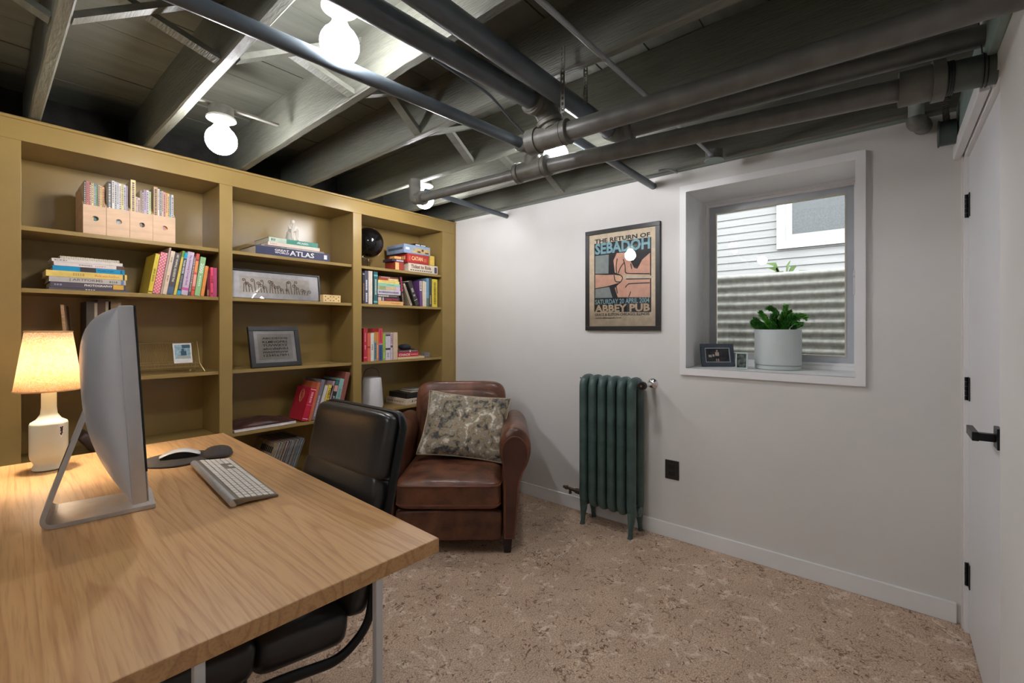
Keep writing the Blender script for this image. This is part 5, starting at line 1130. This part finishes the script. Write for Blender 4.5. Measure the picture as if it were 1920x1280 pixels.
for q, tx in enumerate(('ABCDEGHIJ', 'KLMNOPRS', 'TUVWXYZ', 'abcdehikl', 'mnorstuvw', '1234567891')): lettering(pr_, tx, (0, -0.0069, hA - fw_ - 0.052 - q * 0.0225), wA * 0.50, 0.0155, INK, (0, 0, 0), 0.02)
MB().box(-wA / 2 + fw_ - 0.002, wA / 2 - fw_ + 0.002, -0.0105, -0.0097, fw_ - 0.002, hA - fw_ + 0.002).build('pane', GLASSM, fr)
# ---- middle bay, fourth shelf: portfolio and leaning books
zs = SZ[3] + 0.0004; h0, h1 = on_y(439.5, 812, YS).x, on_y(555, 796, YS).x
t = thing('sketchbook', 'flat white-edged sketchbook under the brown portfolio', 'book', (h0, YS, zs)); MB().box(0, h1 - h0, 0, 0.26, 0.0022, 0.0195).build('pages', PAPER, t); b = MB(); b.box(0, h1 - h0, -0.002, 0.262, 0, 0.002); b.box(0, h1 - h0, -0.002, 0.262, 0.0197, 0.0217); b.build('cover', col((96, 52, 56)), t)
t = thing('leather_portfolio', 'soft dark brown leather portfolio lying on the white sketchbook', 'portfolio', (h0 + 0.004, YS + 0.012, zs + 0.0224))
b = MB(); n = 22; wP = h1 - h0 - 0.045; V = [[], []]
for i in range(n + 1):
    for lay in (0, 1): V[lay].append([])
    for q in range(n + 1):
        uu, vv = i / n, q / n; bump_ = 0.032 * (math.sin(math.pi * uu) ** 0.6) * (math.sin(math.pi * min(1, vv * 1.0)) ** 0.5) + 0.006 * mnoise.noise(Vector((uu * 4, vv * 9, 2))) * math.sin(math.pi * uu)
        V[0][i].append(b.bm.verts.new((uu * wP, vv * 0.23, 0.0))); V[1][i].append(b.bm.verts.new((uu * wP, vv * 0.23, 0.004 + max(0, bump_))))
for lay in (0, 1):
    for i in range(n):
        for q in range(n): b.bm.faces.new((V[lay][i][q], V[lay][i + 1][q], V[lay][i + 1][q + 1], V[lay][i][q + 1]))
for q in range(n):
    b.bm.faces.new((V[0][0][q], V[0][0][q + 1], V[1][0][q + 1], V[1][0][q])); b.bm.faces.new((V[0][n][q], V[0][n][q + 1], V[1][n][q + 1], V[1][n][q])); b.bm.faces.new((V[0][q][0], V[0][q + 1][0], V[1][q + 1][0], V[1][q][0])); b.bm.faces.new((V[0][q][n], V[0][q + 1][n], V[1][q + 1][n], V[1][q][n]))
b.build('body', M('dark_brown_leather', (74, 48, 42), 0.35, var=0.3, scale=12, bump=0.2), t, smooth=True)
G = 'leaning row of large books in the middle bay'
row = [(565.8, 577.2, 584.7, 726, (196, 36, 62), 'thick red book with gold crest at the left of the leaning row', [('B', .94, .96, (246, 214, 220)), ('D', .55, .85, (246, 200, 210), .35), ('B', .475, .485, (246, 160, 180)), ('B', .06, .08, (246, 214, 220))], .20),
       (578, 584, 596.5, 716, (206, 110, 74), 'orange-brown book next to the thick red one', None, .22),
       (584.4, 591.5, 604, 711, (128, 122, 132), 'grey-violet book leaning in the middle bay', [('D', .1, .6, (214, 208, 214), .4)], .24),
       (592, 598.4, 610.5, 722, (212, 206, 200), 'off-white book leaning next to the yellow one', [('D', .2, .3, (120, 110, 110), .3)], .22),
       (599, 608.6, 618, 721, (232, 200, 86), 'yellow book lettered TORO in the leaning row', [('T', 'TORO B', .93, .50, (50, 40, 20), .5)], .20),
       (609, 613, 625, 714, (176, 150, 160), 'thin mauve book leaning after the yellow one', None, .24),
       (613.4, 620.6, 630.5, 712, (54, 50, 54), 'black and pink book lettered JOE in the leaning row', [('B', .70, .86, (230, 170, 160)), ('T', 'JOE', .58, .42, (240, 236, 230), .7), ('B', .88, .98, (60, 120, 116))], .22),
       (621, 630, 639, 709, (150, 190, 184), 'pale teal book in the leaning row', [('D', .2, .7, (110, 160, 156), .5)], .24),
       (630.6, 639.5, 649, 697, (142, 84, 74), 'tall red-brown book at the right end of the leaning row', [('B', .0, 1., (150, 92, 82))], .27)]
for ub0, ub1, ut0, vt, rgb, lab, it, dp in row: o = standing(YS, SZ[3], ub0, ub1, ut0, vt, rgb, lab, it, dp, G)
redb = [o for o in bpy.data.objects if o.get('label', '').startswith('thick red book')][0]
b = MB()
for s_ in (1.0, 0.82, 0.45): b.tube([(-0.0006, 0.10 + 0.030 * s_ * math.cos(a) * (1 if math.sin(a) > -0.3 else 0.7), 0.165 + 0.045 * s_ * math.sin(a)) for a in (2 * math.pi * q / 24 for q in range(24))], 0.0011, 5, closed=True)
b.build('gold_crest', col((206, 160, 96)), redb)
# ---- record sleeves on the bottom shelves
RC = [(186, 170, 140), (96, 60, 40), (206, 200, 190), (60, 62, 66), (190, 176, 150), (150, 140, 130), (110, 104, 100), (196, 150, 130), (80, 70, 66), (206, 196, 176), (70, 40, 38), (150, 150, 152), (120, 116, 116), (176, 170, 164), (100, 104, 110), (140, 130, 116), (90, 92, 96), (176, 160, 130), (130, 134, 140), (70, 66, 66), (160, 154, 146), (60, 90, 110), (190, 186, 180), (84, 80, 78)]
def sleeve(x, z, a, rgb, lab, grp, Y, size=0.315, th=0.0058):
    t = thing('record_sleeve', lab, 'record', (x, Y, z + th * math.sin(a) + 0.0005), rot=(0, a, 0), group=grp)
    MB().box(0, th, 0, size, 0, size).build('sleeve', col(rgb, 0.45, 0.2), t); MB().box(th * 0.35, th * 0.65, -0.0006, 0.0, 0.01, size - 0.01).build('spine_print', col(tuple(max(0, c - 70) if sum(rgb) > 330 else min(255, c + 90) for c in rgb)), t)
    return t
xr = on_y(521, 826, YS + 0.01).x; aR = R(20); zr = SZ[4]
for q in range(24):
    o = sleeve(xr - 0.113 + q * 0.0078, zr, aR, RC[q], 'record sleeve, %s from left in the leaning row below the middle shelves' % ORD[q], 'leaning record sleeves below the middle bay', YS + 0.008 + random.uniform(0, 0.006))
    if q == 0:
        def mk(segs, mat, nm):
            bb = MB()
            for y0_, y1_, z0_, z1_ in segs: bb.box(-0.0007, -0.0001, y0_, y1_, z0_, z1_)
            bb.build(nm, mat, o)
        mk([(0.03 + q2 * 0.026, 0.048 + q2 * 0.026, 0.245, 0.285) for q2 in range(7)], INK, 'print_marks'); mk([(0.05, 0.12, 0.16, 0.21)], col((84, 70, 56)), 'cover_picture')
for q in range(14):
    sleeve(on_y(738, 790, YS + 0.01).x - 0.10 + q * 0.016, zr, R(9), RC[(q * 5 + 3) % 24], 'record sleeve, %s from left in the row behind the leather armchair' % ORD[q], 'record sleeves behind the armchair', YS + 0.01 + random.uniform(0, 0.006), 0.315, 0.0085)
# ---- right bay, upper shelf: globe and board games
zs = SZ[0] + 0.0004; Yg = 3.17; g = on_y(690.5, 455, Yg); gz = g.z - zs; rg_ = 0.118
t = thing('black_globe', 'glossy black globe on a brass stand at the left of the right bay', 'globe', (g.x, Yg, zs))
MB().lathe([(0.0005, gz - rg_)] + [(rg_ * math.sin(a), gz - rg_ * math.cos(a)) for a in (math.pi * q / 28 for q in range(1, 28))] + [(0.0005, gz + rg_)], n=48).build('sphere', M('gloss_black', (16, 15, 15), 0.12, var=0.02), t, smooth=True)
ax = Matrix.Translation((0, 0, gz)) @ Matrix.Rotation(R(23), 4, 'Y')
MB().tube([ax @ Vector(((rg_ + 0.009) * math.cos(a), 0, (rg_ + 0.009) * math.sin(a))) for a in (R(90) - math.pi * q / 28 for q in range(29))][::-1], 0.0034, 8).build('meridian_arm', BRASS, t, smooth=True)
for s_ in (1, -1): MB().tube([ax @ Vector((0, 0, s_ * (rg_ - 0.002))), ax @ Vector((0, 0, s_ * (rg_ + 0.014)))], 0.0045, 8).build('pivot', BRASS, t, smooth=True)
MB().lathe([(0.055, 0.0), (0.055, 0.004), (0.02, 0.012), (0.009, 0.02), (0.008, 0.04), (0.012, 0.05), (0.008, 0.058), (0.005, gz - rg_ - 0.009)], n=24).build('stand', M('dark_brass', (120, 96, 60), 0.3, metal=0.8), t, smooth=True)
def game(lab, u0, u1, z, th, dpt, rgb, dy=0.0, rz=0.0, side=None, cat='board game'):
    x0, x1 = on_y(u0, 500, YS + dy).x, on_y(u1, 500, YS + dy).x; t = thing('board_game', lab, cat, (x0, YS + dy, z), rz, group='boxed games on the right bay')
    w_ = x1 - x0; MB().box(0.0015, w_ - 0.0015, 0.0015, dpt - 0.0015, 0, th * 0.3).build('box_base', col(tuple(int(c * 0.8) for c in rgb)), t); MB().box(0, w_, 0, dpt, th * 0.06, th - 0.0008, 0.001, 1).build('lid', col(rgb, 0.35), t); return t, w_
z = zs
t, w_ = game('cream boxed train game at the bottom of the game stack', 766, 820.5, z, 0.072, 0.28, (226, 212, 190), 0.004)
lettering(t, 'Ticket to Ride', (w_ * 0.42, -0.0006, 0.046), w_ * 0.68, 0.030, col((110, 60, 44)), bold=0.03); marks(t, [(w_ * (.06 + .075 * q), w_ * (.115 + .075 * q), 0.012, 0.019) for q in range(10)], -0.0005, INK); marks(t, [(w_ * .88, w_ * .97, 0.008, 0.06)], -0.0005, col((70, 66, 96)), 'printed_figure')
t2 = z + 0.0724
t, w_ = game('red boxed settling game in the middle of the game stack', 764, 803.5, t2, 0.078, 0.28, (186, 50, 48), 0.006)
lettering(t, 'CATAN', (w_ * 0.45, -0.0006, 0.042), w_ * 0.52, 0.034, col((244, 214, 150)), bold=0.03); marks(t, [(w_ * .76, w_ * .9, 0.02, 0.05)], -0.0004, col((206, 110, 70)), 'print_block'); marks(t, [(w_ * .06, w_ * .14, 0.02, 0.06)], -0.0004, col((206, 100, 80)), 'print_block')
b = MB(); [b.box(-0.0006, 0.0, 0.03 + q * 0.026, 0.048 + q * 0.026, 0.03, 0.058) for q in range(4)]; b.build('side_lettering', col((240, 200, 130)), t)
t3 = t2 + 0.0784
t, w_ = game('blue-grey boxed game at the top of the game stack', 757.5, 806.5, t3, 0.075, 0.24, (148, 168, 196), 0.010)
marks(t, [(w_ * .29, w_ * .98, 0.012, 0.052)], -0.0003, col((206, 176, 120)), 'picture_panel'); marks(t, [(w_ * .32, w_ * .42, 0.026, 0.048)], -0.0007, col((150, 176, 176)), 'printed_figure'); marks(t, [(w_ * .5, w_ * .62, 0.016, 0.03), (w_ * .66, w_ * .74, 0.03, 0.048), (w_ * .8, w_ * .94, 0.014, 0.026)], -0.0007, col((96, 70, 50)), 'printed_figure'); marks(t, [(w_ * .06, w_ * .2, 0.03, 0.05)], -0.0005, col((226, 232, 240)), 'print_block')
b = MB(); b.box(-0.0006, 0, 0.02, 0.22, 0.03, 0.05); b.build('side_panel_print', col((84, 96, 116)), t)
t, w_ = game('small black boxed game lying on top of the game stack', 778, 799.5, t3 + 0.0754, 0.022, 0.10, (40, 36, 36), 0.03); marks(t, [(w_ * .06, w_ * .42, 0.006, 0.014), (w_ * .52, w_ * .92, 0.006, 0.014)], -0.0005, PAPER)
t, w_ = game('small yellow box standing right of the red game', 806.4, 814.6, t2, 0.086, 0.12, (224, 190, 84), 0.010, cat='box')
t, w_ = game('small red picture box at the left of the game stack', 741, 757.5, zs, 0.068, 0.14, (170, 66, 50), 0.012, cat='box'); marks(t, [(w_ * .02, w_ * .42, 0.004, 0.062)], -0.0004, col((240, 190, 120)), 'print_block')
t, w_ = game('thin dark boxed game askew on the red picture box', 735.5, 757.3, zs + 0.0685, 0.022, 0.13, (70, 54, 70), 0.014, cat='box'); marks(t, [(w_ * .35, w_ * .95, 0.004, 0.016)], -0.0004, col((190, 184, 200)), 'print_block')
t, w_ = game('small orange box on the thin dark game', 740, 752.5, zs + 0.091, 0.022, 0.07, (230, 168, 100), 0.014, cat='box')
# ---- right bay, second shelf: row, stack, leaning books
G = 'novels in the right bay'; zz = SZ[1]; V5 = lambda q: 500 + q / 12.387; U5 = lambda q: 675 + q / 12.387
standing(YS + 0.012, zz, U5(62), U5(110), U5(62), V5(120), (60, 54, 54), 'black book at the left of the novels', [('D', .1, .65, (190, 150, 110), .4), ('B', .92, .95, (200, 196, 190))], .15, G)
standing(YS + 0.012, zz, U5(112), U5(192), U5(112), V5(90), (88, 88, 106), 'slate blue book with white lettering beside the black one', [('D', .06, .32, (236, 236, 240), .4), ('D', .42, .72, (236, 236, 240), .4)], .16, G)
standing(YS + 0.010, zz, U5(198), U5(290), U5(198), V5(95), (226, 214, 198), 'plain cream-white book in the novel row', None, .16, G)
standing(YS + 0.006, zz, U5(318), U5(412), U5(318), V5(112), (52, 96, 100), 'dark teal book with pale lettering in the novel row', [('D', .30, .76, (206, 220, 200), .38), ('B', .05, .1, (110, 190, 190)), ('B', .86, .91, (110, 190, 190))], .16, G)
z = zz + 0.0004
for u0, u1, th, rgb, lab, it in ((425, 1000, .030, (236, 184, 112), 'orange-cream book at the bottom of the paperback stack', [('D', .1, .5, (200, 140, 80), .3)]), (420, 930, .028, (52, 44, 46), 'black book lettered CORRECTIONS in the paperback stack', [('T', 'CORRECTIONS', .70, .08, (226, 80, 100), .55), ('B', .86, 1., (226, 190, 180)), ('B', .74, .82, (180, 176, 170))]),
                             (420, 905, .023, (58, 52, 50), 'dark book with white print in the paperback stack', [('D', .5, .98, (236, 230, 220), .5), ('D', .1, .45, (170, 160, 150), .3)]), (412, 945, .036, (206, 200, 210), 'lavender-white book in the paperback stack', [('D', .1, .95, (90, 84, 100), .4)]),
                             (415, 935, .029, (206, 180, 140), 'tan and green book in the paperback stack', [('B', .66, .94, (150, 166, 110)), ('B', .0, .2, (210, 180, 206))]), (415, 935, .024, (150, 200, 180), 'pale mint book in the paperback stack', [('D', .3, .6, (90, 150, 140), .3)]),
                             (420, 915, .022, (236, 214, 120), 'pale yellow book in the paperback stack', [('D', .2, .8, (190, 160, 80), .2)]), (440, 895, .018, (214, 176, 110), 'tan and red book second from the top of the paperback stack', [('B', .55, 1., (176, 60, 48)), ('D', .08, .5, (246, 236, 200), .6)]), (445, 890, .013, (110, 60, 48), 'thin brown book on top of the paperback stack', [('D', .45, .9, (226, 214, 200), .4)])):
    lying(YS + 0.004, z, U5(u0), U5(u1), th, rgb, lab, it, dp=0.13, group=G); z += th
def lean_left(ub0, ub1, ut0, vt, rgb, lab, it, dp=0.14, Y=YS + 0.008):
    x0 = on_y(ub0, 572, Y).x; x1 = on_y(ub1, 572, Y).x; tp = on_y(ut0, vt, Y); a = math.atan2(tp.x - x0, tp.z - zz); h = math.hypot(tp.x - x0, tp.z - zz); th = (x1 - x0) * math.cos(a)
    t = thing('book', lab, 'book', (x0, Y, zz + 0.0006), rot=(0, a, 0), group=G); book_parts(t, th - 0.0006, h, dp, rgb); decorate(t, th - 0.0006, h, it)
lean_left(U5(985), U5(1032), U5(928), V5(235), (50, 40, 44), 'black book lettered ROAR in pink leaning on the paperback stack', [('T', 'ROAR', .97, .47, (226, 70, 104), .75), ('D', .05, .4, (190, 160, 110), .4)])
lean_left(U5(1178), U5(1222), U5(1003), V5(400), (190, 176, 150), 'thin pale book leaning steeply left', [('D', .1, .9, (110, 80, 80), .4)])
lean_left(U5(1300), U5(1392), U5(1105), V5(350), (56, 52, 46), 'thick black book leaning steeply left', [('D', .55, .7, (206, 200, 190), .5), ('D', .38, .44, (206, 200, 190), .5), ('B', .22, .235, (226, 220, 210))], .16)
lean_left(U5(1398), U5(1452), U5(1378), V5(318), (104, 66, 122), 'purple book with white top in the novel row', [('B', .60, .97, (226, 216, 206)), ('D', .64, .92, (60, 50, 70), .5)], .19)
standing(YS + 0.008, zz, U5(1460), U5(1508), U5(1460), V5(330), (226, 204, 176), 'cream book right of the purple one', None, .15, G)
standing(YS + 0.008, zz, U5(1512), U5(1540), U5(1512), V5(350), (222, 216, 206), 'thin white book in the novel row', None, .15, G)
standing(YS + 0.004, zz, U5(1546), U5(1602), U5(1546), V5(265), (112, 156, 180), 'sky blue book in the novel row', [('B', 0., .3, (90, 110, 90))], .18, G)
standing(YS + 0.004, zz, U5(1608), U5(1668), U5(1608), V5(262), (56, 62, 64), 'black-green book left of the yellow one', [('D', .1, .4, (206, 170, 120), .4)], .16, G)
standing(YS + 0.004, zz, U5(1678), U5(1796), U5(1678), V5(285), (228, 208, 70), 'bright yellow book at the right end of the novel row', [('D', .1, .9, (120, 96, 30), .45)], .16, G)
# ---- right bay, third shelf
G = 'books on the third shelf of the right bay'; zz = SZ[2]; V6 = lambda q: 600 + q / 12.0; U6 = lambda q: 672 + q / 12.0
for u0, u1, vt, rgb, lab, it in ((117, 195, 185, (196, 48, 66), 'tall red book at the left of the third shelf row', [('D', .6, .85, (240, 190, 196), .2), ('D', .36, .5, (240, 190, 196), .25), ('B', .1, .14, (230, 120, 136))]), (201, 272, 290, (226, 104, 78), 'coral book with a dark dot', [('B', .47, .53, (150, 50, 40))]), (276, 352, 288, (226, 222, 212), 'white book with a small dark label', [('D', .4, .58, (90, 84, 90), .3)]),
                               (356, 410, 272, (206, 150, 70), 'ochre and blue book in the third shelf row', [('B', 0., .68, (110, 158, 168)), ('D', .08, .62, (40, 60, 76), .5)]), (412, 456, 270, (226, 136, 74), 'thin orange book in the third shelf row', [('D', .1, .55, (246, 210, 170), .4)]), (458, 545, 188, (214, 76, 84), 'tall red and blue book in the third shelf row', [('B', 0., .5, (60, 96, 146)), ('B', .5, .515, (240, 236, 230)), ('D', .6, .95, (150, 30, 40), .3), ('D', .05, .45, (30, 50, 90), .4)]),
                               (548, 606, 300, (154, 182, 72), 'lime green book in the third shelf row', [('D', .1, .3, (230, 236, 200), .3)]), (612, 720, 325, (214, 206, 214), 'thick pale book with black marks', [('B', .94, 1., (70, 60, 60)), ('B', .40, .47, (50, 44, 46)), ('D', .12, .28, (120, 110, 120), .25)]), (724, 772, 290, (206, 190, 200), 'pale book with red and blue print', [('D', .6, .95, (150, 90, 120), .6), ('B', .46, .54, (70, 76, 90))]), (782, 882, 275, (216, 190, 160), 'beige cloth book at the right of the third shelf row', None)):
    standing(YS + 0.006, zz, U6(u0), U6(u1), U6(u0), V6(vt), rgb, lab, it, .15, G)
z = zz + 0.0004
for u0, u1, th, rgb, lab, it in ((888, 1485, .017, (226, 204, 160), 'cream book at the bottom of the small stack', [('D', .1, .5, (190, 160, 110), .2)]), (888, 1355, .037, (200, 48, 60), 'red book lettered CHAOS in the small stack', [('T', 'CHAOS', .95, .42, (246, 230, 226), .5), ('D', .05, .36, (240, 170, 170), .25)]), (888, 1350, .019, (98, 62, 66), 'maroon book on the red one in the small stack', [('D', .45, .95, (180, 140, 140), .35), ('B', .38, .44, (236, 220, 200)), ('D', .04, .34, (206, 196, 190), .3)])):
    lying(YS + 0.010, z, U6(u0), U6(u1), th, rgb, lab, it, dp=0.13, group=G); z += th
xk = on_y(U6(1080), 640, YS + 0.08).x; xk0 = on_y(U6(890), 640, YS + 0.08).x
t = thing('folded_cap', 'folded dark navy cap lying on the small book stack', 'cap', ((xk + xk0) / 2 + 0.02, YS + 0.075, z + 0.0006)); wK = (xk - xk0)
b = MB().sup((0, 0, 0.022), (wK * 1.1, 0.10, 0.05), 0.9, 0.7, 24, 12)
for v in b.bm.verts: v.co.z = max(0.0, v.co.z)
b.build('crown', M('navy_cloth', (44, 46, 58), 0.9), t, smooth=True); MB().sup((wK * 0.52, -0.01, 0.006), (wK * 0.7, 0.09, 0.008), 0.8, 0.8, 20, 8).build('peak', M('navy_cloth_2', (38, 40, 52), 0.9), t, smooth=True)
x0, x1 = on_y(U6(1490), 660, YS + 0.03).x, on_y(U6(1608), 660, YS + 0.03).x
t = thing('grey_cube', 'small speckled grey cube at the right end of the third shelf', 'box', (x0, YS + 0.03, zz + 0.0004)); MB().box(0, x1 - x0, 0, 0.045, 0, 0.045, 0.002).build('block', M('speckled_grey', (140, 132, 126), 0.7, var=0.4, scale=180), t); MB().box(0.002, x1 - x0 - 0.002, 0.002, 0.043, 0.0452, 0.047).build('cap_plate', M('grey_cap', (120, 114, 110), 0.6), t)
# ---- right bay, fourth shelf: lantern and flat boxes
zz = SZ[3] + 0.0004; Yl = 3.16; l0 = on_y(678, 765, Yl).x; l1 = on_y(716, 765, Yl).x; rl = (l1 - l0) / 2
t = thing('lantern', 'white bell-shaped lantern with a thin brown loop handle', 'lantern', ((l0 + l1) / 2 - 0.004, Yl, zz))
hL = 0.247
MB().lathe([(rl * 0.80, 0.0), (rl * 0.95, 0.008), (rl * 1.0, 0.03), (rl * 0.90, hL * 0.6), (rl * 0.82, hL - 0.012), (rl * 0.78, hL - 0.003), (rl * 0.70, hL)], n=36).build('diffuser', M('matte_white_plastic', (216, 214, 214), 0.5, var=0.02), t, smooth=True)
MB().tube([(rl * 0.80 * math.cos(a) * (1 if abs(math.cos(a)) < 0.9 else 1), 0, hL - 0.02 + (0.095 if True else 0) * (math.sin(a) ** 0.6 if math.sin(a) > 0 else 0)) for a in (math.pi * q / 24 for q in range(25))], 0.004, 8).build('handle', M('tan_leather_strap', (120, 92, 66), 0.6), t, smooth=True)
k0, k1, k2 = on_y(716.5, 745, 3.33), on_z(760, 760, zz), on_z(788, 754, zz)
def flat_box(name, lab, u0, u1, z, th, dpt, rgb, Yq, rz=0.0, txt=True, cat='box'):
    x0, x1 = on_y(u0, 760, Yq).x, on_y(u1, 760, Yq).x; o = thing(name, lab, cat, (x0, Yq, z), rz); w_ = x1 - x0
    MB().box(0.001, w_ - 0.001, 0.001, dpt - 0.001, 0, th * 0.4).build('tray', col(tuple(int(c * 0.85) for c in rgb)), o); MB().box(0, w_, 0, dpt, th * 0.1, th - 0.0008, 0.0012, 1).build('lid', col(rgb, 0.4), o); return o, w_
o, w_ = flat_box('archive_box', 'flat cream box with printed letters beside the lantern', 760, 812, zz, 0.052, 0.27, (226, 206, 182), YS + 0.004)
lettering(o, 'JAN', (w_ * 0.42, -0.0006, 0.028), w_ * 0.45, 0.016, INK, bold=0.01)
b = MB()
for q in range(10): b.box(-0.0006, 0.0, 0.03 + q * 0.023, 0.036 + q * 0.023 + random.uniform(0, 0.005), 0.02, 0.034)
b.build('side_lettering', col((120, 100, 84)), o)
o, w_ = flat_box('black_box', 'flat black box on the cream box beside the armchair', 763, 812, zz + 0.0526, 0.044, 0.25, (32, 30, 29), YS + 0.010)
for q, (lab, rgb, dz) in enumerate((('magazine lying on the flat black box', (96, 92, 84), 0.0), ('thin leaflet on top of the magazine by the armchair', (150, 146, 138), 0.011))):
    x0 = on_y(770 + q * 6, 740, YS + 0.04).x; o = thing('magazine', lab, 'magazine', (x0, YS + 0.035 + q * 0.03, zz + 0.0972 + dz), R(-4 + q * 6)); MB().box(0, 0.19 - q * 0.03, 0, 0.17 - q * 0.03, 0.0004, 0.0088 if q == 0 else 0.005).build('pages', PAGE, o); MB().box(0, 0.19 - q * 0.03, 0, 0.17 - q * 0.03, 0.0089 if q == 0 else 0.0051, 0.0102 if q == 0 else 0.006).build('cover', col(rgb, 0.4, 0.3), o)
